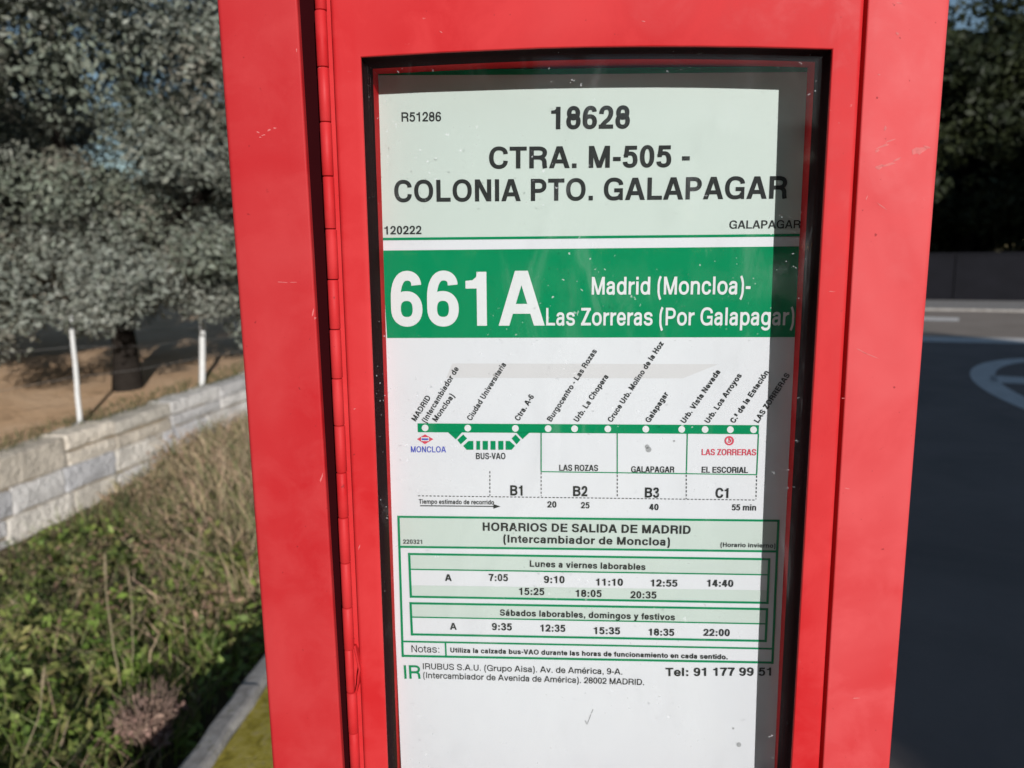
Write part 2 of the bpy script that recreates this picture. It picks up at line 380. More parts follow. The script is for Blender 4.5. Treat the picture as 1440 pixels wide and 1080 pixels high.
# ================================================================== the poster in the window
def paper_y(x, z):
    t = (z-1.15)/.55
    return .0450 + .0105*t + .0022*math.exp(-((x+.02)/.09)**2)*max(0, min(1, (z-1.5)/.2)) - .0008*math.sin(9*z)
def on_paper(px, py):
    d = ray(px, py); y = .045
    for _ in range(8):
        p = CAM + d*((y-CAM.y)/d.y); y = paper_y(p.x, p.z)
    return Vector((p.x, p.z))                 # paper coordinates
LAY = .00022
def lift(u, v, k): return (u, paper_y(u, v)-LAY*k, v)
def pquad(b, P, k, n=1):                      # quad (px corners tl,tr,br,bl) printed on layer k, split n times along its length
    tl, tr, br, bl = P
    top = [tl+(tr-tl)*i/n for i in range(n+1)]; bot = [bl+(br-bl)*i/n for i in range(n+1)]
    b.add([lift(p.x, p.y, k) for p in top+bot], [(i, i+n+1, i+n+2, i+1) for i in range(n)])
def fillpx(b, pts, k, nx=24, ny=16):          # bilinear patch
    tl, tr, br, bl = [on_paper(*p) for p in pts]; V = []; Fc = []
    for j in range(ny+1):
        a = tl+(bl-tl)*j/ny; c = tr+(br-tr)*j/ny
        for i in range(nx+1):
            p = a+(c-a)*i/nx; V.append(lift(p.x, p.y, k))
    for j in range(ny):
        for i in range(nx):
            q = j*(nx+1)+i; Fc.append((q, q+nx+1, q+nx+2, q+1))
    b.add(V, Fc)
def line(b, x0, y0, x1, y1, w, k=2, n=16):    # a printed rule w photo pixels thick
    A, B = on_paper(x0, y0), on_paper(x1, y1); mpp = (B-A).length/math.hypot(x1-x0, y1-y0)
    t = (B-A).normalized(); nn = Vector((-t.y, t.x))*(w*mpp/2); pquad(b, (A+nn, B+nn, B-nn, A-nn), k, n)
def poly(b, pts, k=2):
    P = [on_paper(*p) for p in pts]; b.add([lift(p.x, p.y, k) for p in P], [tuple(range(len(P)))])
def disc(b, cx, cy, r, k=3, r0=0, a0=0, a1=360, n=28):
    V = []; Fc = []
    for i in range(n+1):
        t = R(a0+(a1-a0)*i/n)
        for q in (r0, r):
            p = on_paper(cx+q*math.cos(t), cy+q*math.sin(t)); V.append(lift(p.x, p.y, k))
    for i in range(n): Fc.append((2*i, 2*i+2, 2*i+3, 2*i+1))
    b.add(V, Fc)
def dash(b, x0, y0, x1, y1, w, on=3.2, off=2.2, k=2):
    L = math.hypot(x1-x0, y1-y0); s = 0
    while s < L:
        e = min(L, s+on); line(b, x0+(x1-x0)*s/L, y0+(y1-y0)*s/L, x0+(x1-x0)*e/L, y0+(y1-y0)*e/L, w, k, 1); s += on+off
def frame_px(b, TL, TR, BR, BL, w, k=2):
    for p, q in ((TL, TR), (TR, BR), (BR, BL), (BL, TL)): 
        dx, dy = q[0]-p[0], q[1]-p[1]; L = math.hypot(dx, dy); e = w/2/L
        line(b, p[0]-dx*e, p[1]-dy*e, q[0]+dx*e, q[1]+dy*e, w, k + (.3 if abs(dx) < abs(dy) else 0))
# lettering: a plain grotesque drawn from strokes (units: capitals 720 high)
def glyph_shapes(c, S):
    h, k = S/2, S*.43; T, Bt, X = 720-k, k, 532-k; out = []
    se = lambda v: max(0.0, v)**(2/2.25)
    def poly_(P):
        a = sum(P[i-1][0]*P[i][1]-P[i][0]*P[i-1][1] for i in range(len(P)))
        out.append([Vector(p) for p in (P if a > 0 else P[::-1])])
    def V(x, y0, y1): poly_([(x-h, y0), (x+h, y0), (x+h, y1), (x-h, y1)])
    def Hb(y, x0, x1): poly_([(x0, y-k), (x1, y-k), (x1, y+k), (x0, y+k)])
    def D(x0, y0, x1, y1, w=None):
        w = (w or S*1.08)/2; poly_([(x0-w, y0), (x0+w, y0), (x1+w, y1), (x1-w, y1)])
    def pth(*seg, closed=False, sc=1.0):
        P = []; n = 8
        for s in seg:
            o, a = s[0], s[1:]
            if o in 'ML': P.append(Vector(a)); continue
            x0, y0 = P[-1]
            for i in range(1, n+1):
                t = i/n*math.pi/2; u = i/n
                if o == 'H': P.append(Vector((x0+(a[0]-x0)*se(math.sin(t)), y0+(a[1]-y0)*(1-se(math.cos(t))))))
                if o == 'V': P.append(Vector((x0+(a[0]-x0)*(1-se(math.cos(t))), y0+(a[1]-y0)*se(math.sin(t)))))
                if o == 'Q': P.append(Vector((x0*(1-u)**2+2*u*(1-u)*a[0]+u*u*a[2], y0*(1-u)**2+2*u*(1-u)*a[1]+u*u*a[3])))
        Q = [P[0]]
        for p in P[1:]:
            if (p-Q[-1]).length > 1: Q.append(p)
        if closed and (Q[0]-Q[-1]).length < 1: Q.pop()
        m = len(Q); L = []; Rr = []
        for i in range(m):
            a = Q[i-1] if (closed or i > 0) else Q[i]; b_ = Q[(i+1) % m] if (closed or i < m-1) else Q[i]
            d = (b_-a).normalized(); nn = Vector((-d.y, d.x)); w = 1/math.sqrt((nn.x/h)**2+(nn.y/k)**2)*sc
            L.append(Q[i]+nn*w); Rr.append(Q[i]-nn*w)
        if closed:
            ar = lambda P: sum(P[i-1].x*P[i].y-P[i].x*P[i-1].y for i in range(len(P)))
            a, b_ = (L, Rr) if abs(ar(L)) > abs(ar(Rr)) else (Rr, L)
            out.append(a if ar(a) > 0 else a[::-1]); out.append(b_ if ar(b_) < 0 else b_[::-1])
        else: poly_([tuple(p) for p in L+Rr[::-1]])
    def ell(l, r, b_, t):
        cx, cy_ = (l+r)/2, (b_+t)/2; pth(('M', cx, t), ('H', r, cy_), ('V', cx, b_), ('H', l, cy_), ('V', cx, t), closed=True)
    W = dict(zip('ABCDEGHILMNOPRSTUVZabcdefghilmnoprstuvyz(),-.:', (722, 722, 722, 722, 667, 778, 722, 278, 611, 833, 722, 778, 667, 722, 667, 611, 722, 667, 611,
        556, 611, 556, 611, 556, 333, 611, 611, 278, 278, 889, 611, 611, 611, 389, 556, 333, 611, 556, 556, 500, 333, 333, 278, 333, 278, 333))).get(c, 556)
    if c == ' ': return 278, []
    if c in 'áéó':
        a, o = glyph_shapes({'á': 'a', 'é': 'e', 'ó': 'o'}[c], S); out.extend(o); D(a*.46, 590, a*.62, 730, S*1.05); return a, out
    if c == 'ª':
        a, o = glyph_shapes('a', S*1.1); out.extend([[Vector((p.x*.62, p.y*.62+390)) for p in l] for l in o]); poly_([(20, 260), (330, 260), (330, 325), (20, 325)]); return 370, out
    l, r, cx = 44+h, W-44-h, W/2; st = 70+h; en = W-70-h
    if c == 'A': D(12+S*.54, 0, cx-S*.10, 720); D(W-12-S*.54, 0, cx+S*.10, 720); Hb(222, 150, W-150)
    elif c == 'B':
        V(st, 0, 720); r1, r2 = W-62-h, W-42-h
        pth(('M', st, T), ('L', cx, T), ('H', r1, 548), ('V', cx, 382), ('L', st, 382)); pth(('M', st, 382), ('L', cx, 382), ('H', r2, 200), ('V', cx, Bt), ('L', st, Bt))
    elif c == 'C': pth(('M', r, 478), ('V', cx+8, T+12), ('H', l, 360), ('V', cx+8, Bt-12), ('H', r, 258))
    elif c == 'D': V(st, 0, 720); pth(('M', st, T), ('L', cx-40, T), ('H', r, 360), ('V', cx-40, Bt), ('L', st, Bt))
    elif c == 'E': V(st, 0, 720); Hb(T, 70, W-45); Hb(370, 70, W-70); Hb(Bt, 70, W-38)
    elif c == 'G': pth(('M', r-12, 490), ('V', cx, T+12), ('H', l, 360), ('V', cx, Bt-12), ('H', r-18, 200)); poly_([(W-66-S*.75, 0), (W-66, 0), (W-66, 385), (W-66-S*.75, 385)]); Hb(385-k, cx+20, W-66)
    elif c == 'H': V(st, 0, 720); V(en, 0, 720); Hb(372, 70, W-70)
    elif c == 'I': V(cx, 0, 720)
    elif c == 'L': V(st, 0, 720); Hb(Bt, 70, W-30)
    elif c == 'M': V(st-4, 0, 720); V(en+4, 0, 720); D(66+S*.62, 720, cx, 0, S*1.0); D(W-66-S*.62, 720, cx, 0, S*1.0)
    elif c == 'N': V(st-2, 0, 720); V(en+2, 0, 720); D(68+S*.58, 720, W-68-S*.58, 0, S*1.12)
    elif c == 'O': ell(l, r, Bt-12, T+12)
    elif c == 'P': V(st, 0, 720); pth(('M', st, T), ('L', cx+10, T), ('H', W-42-h, 490), ('V', cx+10, 262+k), ('L', st, 262+k))
    elif c == 'R':
        V(st, 0, 720); pth(('M', st, T), ('L', cx+20, T), ('H', W-56-h, 515), ('V', cx+20, 290+k), ('L', st, 290+k)); pth(('M', cx, 290+k), ('H', W-66-h, 190), ('L', W-62-h, 90), ('L', W-44-h, 0))
    elif c == 'S': pth(('M', r-4, 505), ('V', cx, T+12), ('H', l+6, 528), ('V', cx-10, 372), ('L', cx+10, 366), ('H', r, 200), ('V', cx, Bt-12), ('H', l-4, 232))
    elif c == 'T': V(cx, 0, 720); Hb(T, 18, W-18)
    elif c == 'U': pth(('M', st, 720), ('L', st, 270), ('V', cx, Bt-12), ('H', en, 270), ('L', en, 720))
    elif c == 'V': D(14+S*.54, 720, cx-S*.06, 0); D(W-14-S*.54, 720, cx+S*.06, 0)
    elif c == 'Z': Hb(T, 40, W-34); Hb(Bt, 30, W-30); D(W-40-S*.72, 720-S*.5, 30+S*.72, S*.5, S*1.3)
    elif c == '0': ell(40+h, 516-h, Bt-10, T+10)
    elif c == '1': V(390-h, 0, 710); poly_([(72, 492), (392-S, 492), (400-S, 492), (400-S, 705), (385-S*.85, 705), (352-S*.8, 640), (300-S*.8, 602), (72, 592)])
    elif c == '2': pth(('M', 36+h, 465), ('V', cx+4, T+10), ('H', 512-h, 505), ('Q', 512-h, 390, 330, 275), ('Q', 60+h, 150, 38+h, 10)); Hb(Bt, 30, 516)
    elif c == '3':
        pth(('M', 36+h, 520), ('V', cx-6, T+10), ('H', 500-h, 545), ('V', cx-20, 385)); pth(('M', cx-20, 385), ('H', 520-h, 200), ('V', cx-6, Bt-10), ('H', 30+h, 205)); Hb(385, cx-70, cx-15)
    elif c == '4': V(440-h, 0, 710); Hb(205, 24, 530); D(24+S*.5, 215, 395-S*.55, 710, S*.95); poly_([(440-S*1.2, 560), (440-S*.2, 560), (440-S*.2, 710), (440-S*1.05, 710)])
    elif c == '5': Hb(T-8, 105, 494); poly_([(105, 712), (105+S*.95, 712), (60+S*.95, 330), (60, 330)]); pth(('M', 62+h*.7, 365), ('Q', 150, 462, 285, 458), ('H', 520-h, 228), ('V', cx-6, Bt-10), ('H', 32+h, 190))
    elif c == '6': ell(38+h, 520-h, Bt-10, 462-k); pth(('M', 508-h, 540), ('V', cx+14, T+10), ('H', 38+h, 350), ('L', 38+h, 225))
    elif c == '9':
        a, o = glyph_shapes('6', S); out.extend([[Vector((556-p.x, 712-p.y)) for p in q] for q in o])
    elif c == '7': Hb(T-6, 30, 526); pth(('M', 526-S*.45, 640), ('Q', 270, 380, 225, 0))
    elif c == '8': ell(54+h, 502-h, 382-k*.6, T+10); ell(34+h, 522-h, Bt-10, 382+k*.6)
    elif c == 'a':
        e = W-78-h; pth(('M', 44+h, 372), ('V', cx-14, X+10), ('H', e, 392), ('L', e, 110), ('Q', e, 40, e+26, 0)); pth(('M', e, 318), ('Q', e-40, 296, cx-30, 292), ('H', 30+h, 152), ('V', cx-60, Bt-10), ('Q', e, Bt, e, 220))
    elif c in 'bd':
        if c == 'b': V(60+h, 0, 720); ell(66+h, W-34-h, Bt-10, X+10)
        else: V(W-60-h, 0, 720); ell(34+h, W-66-h, Bt-10, X+10)
    elif c == 'c': pth(('M', W-28-h, 345), ('V', cx+6, X+12), ('H', 34+h, 266), ('V', cx+6, Bt-12), ('H', W-28-h, 190))
    elif c == 'e': pth(('M', W-28-h, 232), ('L', W-28-h, 285), ('V', cx, X+12), ('H', 32+h, 266), ('V', cx, Bt-12), ('H', W-40-h, 165)); Hb(262, 32+h, W-28-h*.4)
    elif c == 'f': pth(('M', 318, T), ('L', 270, T), ('H', 100+h, 590), ('L', 100+h, 0)); Hb(X, 12, 312)
    elif c == 'g': ell(34+h, W-66-h, Bt+2, X+10); pth(('M', W-60-h, 532), ('L', W-60-h, -20), ('V', cx, -215+k), ('H', 54+h, -60))
    elif c in 'hn': V(62+h, 0, 720 if c == 'h' else 532); pth(('M', 62+h, 300), ('V', cx+22, X+12), ('H', W-62-h, 345), ('L', W-62-h, 0))
    elif c == 'i': V(cx, 0, 532); poly_([(cx-h, 602), (cx+h, 602), (cx+h, 720), (cx-h, 720)])
    elif c == 'l': V(cx, 0, 720)
    elif c == 'm':
        V(58+h, 0, 532); pth(('M', 58+h, 300), ('V', cx-125, X+12), ('H', cx, 365), ('L', cx, 0)); pth(('M', cx, 300), ('V', cx+200, X+12), ('H', W-58-h, 365), ('L', W-58-h, 0))
    elif c == 'o': ell(34+h, W-34-h, Bt-12, X+12)
    elif c == 'p': V(60+h, -207, 532); ell(66+h, W-34-h, Bt-10, X+10)
    elif c == 'r': V(60+h, 0, 532); pth(('M', 60+h, 270), ('V', 372, X-4), ('L', 384, X-4))
    elif c == 's': pth(('M', W-46-h, 368), ('V', cx, X+12), ('H', 42+h, 388), ('V', cx-10, 276), ('L', cx+10, 268), ('H', W-34-h, 148), ('V', cx, Bt-12), ('H', 26+h, 172))
    elif c == 't': pth(('M', 100+h, 670), ('L', 100+h, 150), ('V', 260, Bt-4), ('L', 314, Bt)); Hb(X, 12, 306)
    elif c == 'u': V(W-62-h, 0, 532); pth(('M', 62+h, 532), ('L', 62+h, 190), ('V', cx-20, Bt-12), ('H', W-62-h, 235))
    elif c in 'vy':
        D(14+S*.52, 532, cx-S*.04, 0, S*1.02)
        if c == 'v': D(W-14-S*.52, 532, cx+S*.04, 0, S*1.02)
        else: D(W-14-S*.52, 532, 225, -120, S*1.02); pth(('M', 60, -207+k), ('L', 130, -207+k), ('H', 240, -90))
    elif c == 'z': Hb(X, 34, W-28); Hb(Bt, 24, W-24); D(W-34-S*.66, 532-S*.5, 24+S*.66, S*.5, S*1.25)
    elif c == '(': pth(('M', 262-h*.6, 735), ('Q', 88, 510, 88+h*.5, 262), ('Q', 88, 20, 262-h*.6, -207), sc=.9)
    elif c == ')': pth(('M', 70+h*.6, 735), ('Q', 246, 510, 246-h*.5, 262), ('Q', 246, 20, 70+h*.6, -207), sc=.9)
    elif c == '-': poly_([(40, 215), (293, 215), (293, 215+S*.9), (40, 215+S*.9)])
    elif c == '.': poly_([(cx-h, 0), (cx+h, 0), (cx+h, S), (cx-h, S)])
    elif c == ',': poly_([(cx-h, 0), (cx+h, 0), (cx+h, S), (cx-h, S)]); poly_([(cx+h, 5), (cx, 5), (cx-h, -130), (cx-h+30, -130), (cx+h*.7, -70)])
    elif c == ':': poly_([(cx-h, 0), (cx+h, 0), (cx+h, S), (cx-h, S)]); poly_([(cx-h, 500-S), (cx+h, 500-S), (cx+h, 500), (cx-h, 500)])
    else: print('no glyph', c)
    return W, out
CACHE = {}
def glyph(c, w):
    if (c, w) in CACHE: return CACHE[c, w]
    adv, out = glyph_shapes(c, w)
    if not out: CACHE[c, w] = (adv, [], []); return CACHE[c, w]
    V = [p for l in out for p in l]; E = []; s = 0
    for l in out: E += [(s+i, s+(i+1) % len(l)) for i in range(len(l))]; s += len(l)
    vs, es, fs, *_ = delaunay_2d_cdt(V, E, [], 0, 1e-3)
    def wind(p):
        t = 0
        for l in out:
            for i in range(len(l)):
                a, c3 = l[i-1], l[i]
                if (a.y <= p.y) != (c3.y <= p.y):
                    x = a.x+(p.y-a.y)/(c3.y-a.y)*(c3.x-a.x)
                    if x > p.x: t += 1 if c3.y > a.y else -1
        return t
    keep = [f for f in fs if wind(sum((vs[i] for i in f), Vector((0, 0)))/len(f)) > 0]
    CACHE[c, w] = (adv, vs, keep); return CACHE[c, w]
def text(b, s, x0, y0, x1, y1, cap, w=120, k=3, center=False, track=0):
    A, B = on_paper(x0, y0), on_paper(x1, y1); d = B-A; L = d.length; t = d/L; nn = Vector((-t.y, t.x))
    mpp = L/math.hypot(x1-x0, y1-y0); sy = cap*mpp/720
    if center: A = A-nn*cap*mpp/2
    pos = 0; parts = []; lo, hi = 1e9, -1e9
    for c in s:
        adv, vs, fs = glyph(c, w)
        for v in vs: lo = min(lo, v.x+pos); hi = max(hi, v.x+pos)
        parts.append((pos, vs, fs)); pos += adv+track
    sx = L/(hi-lo)
    for p, vs, fs in parts:
        if not fs: continue
        V = []
        for v in vs:
            q = A+t*((v.x+p-lo)*sx)+nn*(v.y*sy); V.append(lift(q.x, q.y, k))
        b.add(V, fs)
def print_text(name, parent, m, *a, **kw):
    b = MB(); text(b, *a, **kw); return b.build(name, m, parent, PO)
PO = Vector((0, .045, 1.2))
poster = empty('timetable_poster', PO, 'white and green printed timetable poster behind the glass of the red bus stop', 'poster')
b = MB(); fillpx(b, [(521, 98), (1147, 93), (1089, 1180), (568.5, 1180)], 0, 40, 60)
sheet = b.build('sheet', PAPER, poster, PO, True)
b = MB(); fillpx(b, [(524, 106), (1144, 102), (1131, 331), (537, 337)], 1); header = b.build('header_panel', PALE, poster, PO)
b = MB(); line(b, 521.5, 102, 1146, 97, 8, 1); line(b, 537, 336.2, 1131, 330.6, 3.6)
b.build('header_rule', GREEN, poster, PO)
print_text('print_code', header, INK, 'R51286', 565, 171.2, 620.6, 170.6, 12.6, 132); print_text('print_code', header, INK, '120222', 541, 329.8, 593, 329.3, 11.5, 150)
print_text('stop_number', header, INK, '18628', 775, 182, 885.5, 180.8, 31, 155)
print_text('stop_name', header, INK, 'CTRA. M-505 -', 688, 237.3, 969.5, 235, 30, 152); print_text('stop_name', header, INK, 'COLONIA PTO. GALAPAGAR', 555, 284.3, 1106, 279.3, 30.5, 152)
print_text('town_name', header, INK, 'GALAPAGAR', 1025.4, 321.6, 1125, 321, 11.5, 132)
b = MB(); fillpx(b, [(537, 352.3), (1133, 346.3), (1126, 474), (544.5, 475.3)], 1); band = b.build('route_band', GREEN, poster, PO)
print_text('route_number', band, WHITEINK, '661A', 551, 458.3, 766, 457.7, 75.5, 150)
print_text('route_name', band, WHITEINK, 'Madrid (Moncloa)-', 832, 414.2, 1054.7, 413.8, 25, 128); print_text('route_name', band, WHITEINK, 'Las Zorreras (Por Galapagar)', 768, 457.6, 1116, 457.2, 25, 128)
b = MB(); fillpx(b, [(636, 511), (1010, 512), (960, 532), (628, 531)], 1); b.build('faded_patch', FADED, poster, PO)
# route diagram
def cy(x): return 601.4+(x-587.5)*2.7/480
b = MB(); line(b, 587.5, cy(587.5), 1067, cy(1067), 13, 2, 20); route = b.build('route_line', GREEN, poster, PO)
for x in (598, 657.9, 724.8, 770.8, 808, 854.7, 908, 958.5, 991.3, 1026.8, 1059.4):
    b = MB(); disc(b, x, cy(x), 4.7, 3); b.build('stop_dot', WHITEINK, route, PO)
def z8(p): return [(580+x/7.2, 590+y/7.2) for x, y in p]
b = MB()
for p in ([(360, 126), (505, 126), (440, 200)], [(455, 205), (515, 150), (555, 190), (490, 250)], [(515, 265), (570, 215), (618, 215), (618, 305), (550, 305)],
          [(945, 215), (985, 215), (1040, 265), (1005, 305), (945, 305)], [(1005, 190), (1045, 150), (1095, 205), (1055, 250)], [(1050, 128), (1190, 128), (1115, 197)],
          [(648, 215), (686, 215), (686, 305), (648, 305)], [(712, 215), (765, 215), (765, 305), (712, 305)], [(792, 215), (842, 215), (842, 305), (792, 305)], [(870, 215), (922, 215), (922, 305), (870, 305)]):
    poly(b, z8(p), 2)
b.build('bus_lane', GREEN, route, PO)
for s, x0, y0, x1, y1 in (('MADRID', 180, 478, 272, 332), ('(Intercambiador de', 243, 487, 442, 157), ('Moncloa)', 306, 480, 416, 322), ('Ciudad Universitaria', 516, 474, 729, 132),
        ('Ctra. A-6', 806, 476, 899, 326), ('Burgocentro - Las Rozas', 1002, 480, 1281, 50), ('Urb. La Chopera', 1164, 482, 1351, 205)):
    print_text('stop_name', route, INK, s, 540+x0/4.319, 480+y0/4.319, 540+x1/4.319, 480+y1/4.319, 7.8, 158, center=True)
for s, x0, y0, x1, y1 in (('Cruce Urb. Molino de la Hoz', 160, 484, 477, 4), ('Galapagar', 389, 487, 506, 310), ('Urb. Vista Nevada', 604, 490, 821, 176), ('Urb. Los Arroyos', 749, 490, 951, 198),
        ('C.ª de la Estación', 904, 490, 1116, 180), ('LAS ZORRERAS', 1050, 488, 1242, 196)):
    print_text('stop_name', route, INK, s, 820+x0/4.319, 480+y0/4.319, 820+x1/4.319, 480+y1/4.319, 7.8, 158, center=True)
b = MB(); poly(b, [(597.8, 610.6), (609.6, 617.4), (597.8, 624.4), (586.5, 617.4)], 2); logo = b.build('metro_sign', MAGENTA, poster, PO)
b = MB(); poly(b, [(592.5, 614.6), (603.5, 614.6), (603.5, 620), (592.5, 620)], 3); b.build('sign_field', WHITEINK, logo, PO)
b = MB(); poly(b, [(593.3, 616), (602.7, 616), (602.7, 618.6), (593.3, 618.6)], 4); b.build('sign_bar', BLUE, logo, PO)
print_text('metro_name', poster, BLUE, 'MONCLOA', 578.2, 635.8, 627.5, 636, 8.6, 140)
b = MB(); disc(b, 1025.4, 619.6, 6.6, 2, 4.3); disc(b, 1025.4, 619.6, 3.0, 2, 1.2, -60, 150); line(b, 1025.4, 619.6, 1025.4, 614, 1.8, 2.2, 1); b.build('railway_sign', MAGENTA, poster, PO)
print_text('railway_name', poster, MAGENTA, 'LAS ZORRERAS', 986.7, 639.8, 1063, 640.2, 9.2, 140)
b = MB()
line(b, 761, 607, 761, 663, 1.6); line(b, 868, 609, 868, 666.5, 1.5); line(b, 966.5, 609.5, 965.2, 666.5, 1.6); line(b, 1066.5, 610, 1064, 667.5, 1.6); line(b, 761, 663, 1064, 667.3, 1.6, 2.3)
zone = b.build('zone_grid', GREEN, poster, PO)
b = MB()
for x0, y0, x1, y1 in ((689, 662.5, 689, 697), (761, 664, 761, 697.5), (868, 667.5, 868, 700), (965, 667.5, 965, 701.5), (1064, 668.5, 1063, 702), (588, 697, 1063, 703)): dash(b, x0, y0, x1, y1, 1.3)
line(b, 591, 711, 696, 711.9, 1.5); poly(b, [(694, 708.6), (704, 711.9), (694, 715.2)], 2.2)
b.build('zone_dashes', INK, poster, PO)
for s, x0, y0, x1, y1, c, w in (('BUS-VAO', 669.6, 645.5, 711, 645.5, 9.2, 150), ('LAS ROZAS', 786.6, 661.8, 841, 662.2, 9, 150), ('GALAPAGAR', 887.6, 664, 948, 664.3, 9, 150), ('EL ESCORIAL', 986.7, 664.5, 1051.5, 665, 9, 150),
        ('B1', 717.8, 696.5, 735, 696.7, 15, 165), ('B2', 806, 697.5, 826, 697.7, 15, 165), ('B3', 906.8, 699.5, 926.6, 699.7, 15, 165), ('C1', 1006, 700, 1024, 700.2, 15, 165),
        ('20', 769.7, 713.4, 782.6, 713.5, 9.2, 154), ('25', 817, 714.5, 829, 714.6, 9.2, 154), ('40', 913, 717, 926, 717.1, 9.2, 154), ('55 min', 1029, 717.4, 1063, 717.7, 9.2, 147),
        ('Tiempo estimado de recorrido', 589.3, 708, 695, 709.2, 6.6, 154)): print_text('zone_text', zone, INK, s, x0, y0, x1, y1, c, w)
# departure table
b = MB(); fillpx(b, [(561, 727), (1094, 732), (1092, 775), (562, 768.5)], 1); fillpx(b, [(576, 779), (1081, 786.5), (1080.5, 807), (577, 799.5)], 1); fillpx(b, [(577, 823), (1080, 830), (1079, 846), (577.5, 838)], 1)
fillpx(b, [(578, 848), (1078, 857), (1077.5, 876.5), (578.5, 867)], 1); table = b.build('departure_table', PALE, poster, PO)
b = MB()
frame_px(b, (560.5, 726.5), (1094.5, 732), (1086, 931.5), (566.5, 922), 3.2); line(b, 562, 768.7, 1092.5, 775.2, 3.2, 2.1)
frame_px(b, (575.5, 778.8), (1081.5, 786.2), (1079, 847.5), (578, 838.8), 3.2); line(b, 577, 800.3, 1080.5, 808, 2, 2.1)
frame_px(b, (577.5, 848), (1078.5, 856.3), (1076.5, 901), (579.5, 891.8), 3.2); line(b, 578, 867.4, 1077.5, 877, 2, 2.1)
line(b, 566, 901.7, 1087, 912, 2.6, 2.1); line(b, 626.5, 902.5, 627.5, 923, 2.2, 2.4, 2)
b.build('table_lines', GREEN, table, PO)
for s, x0, y0, x1, y1, c, w in (('HORARIOS DE SALIDA DE MADRID', 679, 746, 971, 750.6, 12.4, 165), ('(Intercambiador de Moncloa)', 708, 762.5, 942, 767, 11.6, 157), ('220321', 567, 764.2, 594, 764.5, 6.2, 154), ('(Horario invierno)', 1013, 768.6, 1090, 770, 6.6, 154),
        ('Lunes a viernes laborables', 745, 796.6, 907.6, 801.2, 9.4, 165), ('A', 626, 816.6, 635.5, 816.7, 10, 165), ('7:05', 687.5, 816.6, 714.5, 817, 10.6, 157), ('9:10', 765, 819.3, 794, 819.8, 10.6, 157), ('11:10', 838, 823, 876, 823.4, 10.6, 157), ('12:55', 915, 824.3, 952.5, 824.7, 10.6, 157), ('14:40', 994, 824.5, 1031, 825, 10.6, 157),
        ('15:25', 730, 836, 765.5, 836.6, 10.6, 157), ('18:05', 809.5, 838.8, 846, 839.3, 10.6, 157), ('20:35', 886.5, 840.8, 923, 841.3, 10.6, 157),
        ('Sábados laborables, domingos y festivos', 703, 865.2, 949, 871.8, 9.4, 165), ('A', 633, 885, 642.5, 885.1, 10, 165), ('9:35', 692, 885.6, 720, 886.2, 10.6, 157), ('12:35', 760, 887.6, 795, 888.2, 10.6, 157), ('15:35', 835, 891.2, 872, 891.7, 10.6, 157), ('18:35', 912, 893.2, 948, 893.8, 10.6, 157), ('22:00', 989, 893.7, 1026, 894.2, 10.6, 157),
        ('Notas:', 579, 916.6, 618, 917.4, 10.4, 98), ('Utiliza la calzada bus-VAO durante las horas de funcionamiento en cada sentido.', 633.5, 917, 1023, 926.8, 7.4, 165)): print_text('table_text', table, INK, s, x0, y0, x1, y1, c, w)
print_text('operator_text', poster, INK, 'IRUBUS S.A.U. (Grupo Aisa). Av. de América, 9-A.', 595, 940.5, 875, 948.2, 9, 114)
print_text('operator_text', poster, INK, '(Intercambiador de Avenida de América). 28002 MADRID.', 595.5, 953, 905.6, 963, 9, 114)
print_text('operator_text', poster, INK, 'Tel: 91 177 99 51', 936, 950.3, 1084, 949.6, 12.6, 150)
print_text('operator_logo', poster, GREEN, 'IR', 569, 954, 592, 954, 20, 125)
b = MB(); line(b, 823, 1013, 825.5, 1018.5, 1.5, 1.5, 1); line(b, 825.5, 1018.5, 834, 997, 1.0, 1.5, 2)
b.build('pen_tick', SMUDGE, poster, PO)
for cx, cyy, rr in ((912, 632, 4.2), (1039, 1047, 3.4), (948, 620, 1.6), (910, 628, 3.2), (1031, 1024, 1.6)): b = MB(); disc(b, cx, cyy, rr, 1.5, n=9); b.build('smudge', SMUDGE, poster, PO)

# ================================================================== the ground
def sheet_mesh(name, rows, mat, kind='structure', smooth=True):   # rows of points
    V = [p for r in rows for p in r]; n = len(rows[0])
    Fc = [(j*n+i, j*n+i+1, (j+1)*n+i+1, (j+1)*n+i) for j in range(len(rows)-1) for i in range(n-1)]
    return tag(mesh(name, V, Fc, mat, None, None, smooth), kind=kind)
def hsh(x, y, s=1.0):
    return (math.sin(x*1.7*s+y*.9*s)+math.sin(x*.6*s-y*1.9*s+1.3)+.6*math.sin(x*4.1*s+2)+.6*math.sin(y*4.7*s+x*2.2*s))/3.2
def wall_x(y):                                # line of the stone wall, coming nearer the road farther off
    t = max(-3.0, min(y, 9.2)); return -4.87+.271*(t-5.67)+.03*(max(y, 9.2)-9.2)+.03*math.sin(y*.9)
def wall_top(y): return max(-.26, min(.05, -.18+.063*(y-5.67)))
def field_z(x, y): return wall_top(y)-.03+.012*max(0, min(y-9, 12))+.05*hsh(x, y)*max(0, min(1, wall_x(min(y, 40))-.34-x))
def on_field(px, py):
    z = -.1
    for _ in range(12):
        p = on_z(px, py, z); z = wall_top(p.y)-.03+.012*max(0, min(p.y-9, 12))
    return p
WT = -.10
sheet_mesh('ground', [[(x, y, -1.3) for x in (-900, -100, 0, 100, 900)] for y in (-900, -100, 0, 100, 900)], FARG)
ys = list(np.arange(-8, 16, .4))+list(np.arange(16, 40, 2))+list(np.arange(40, 130, 10))
xs = [0, .15, .4, .8, 1.2, 1.7, 2.3, 3, 4, 5, 6.5, 8, 10, 13, 17, 22, 30, 45, 70, 110]
sheet_mesh('field', [[(wall_x(min(y, 40))-.34-x, y, field_z(wall_x(min(y, 40))-.34-x, y)) for x in reversed(xs)] for y in ys], SOIL)
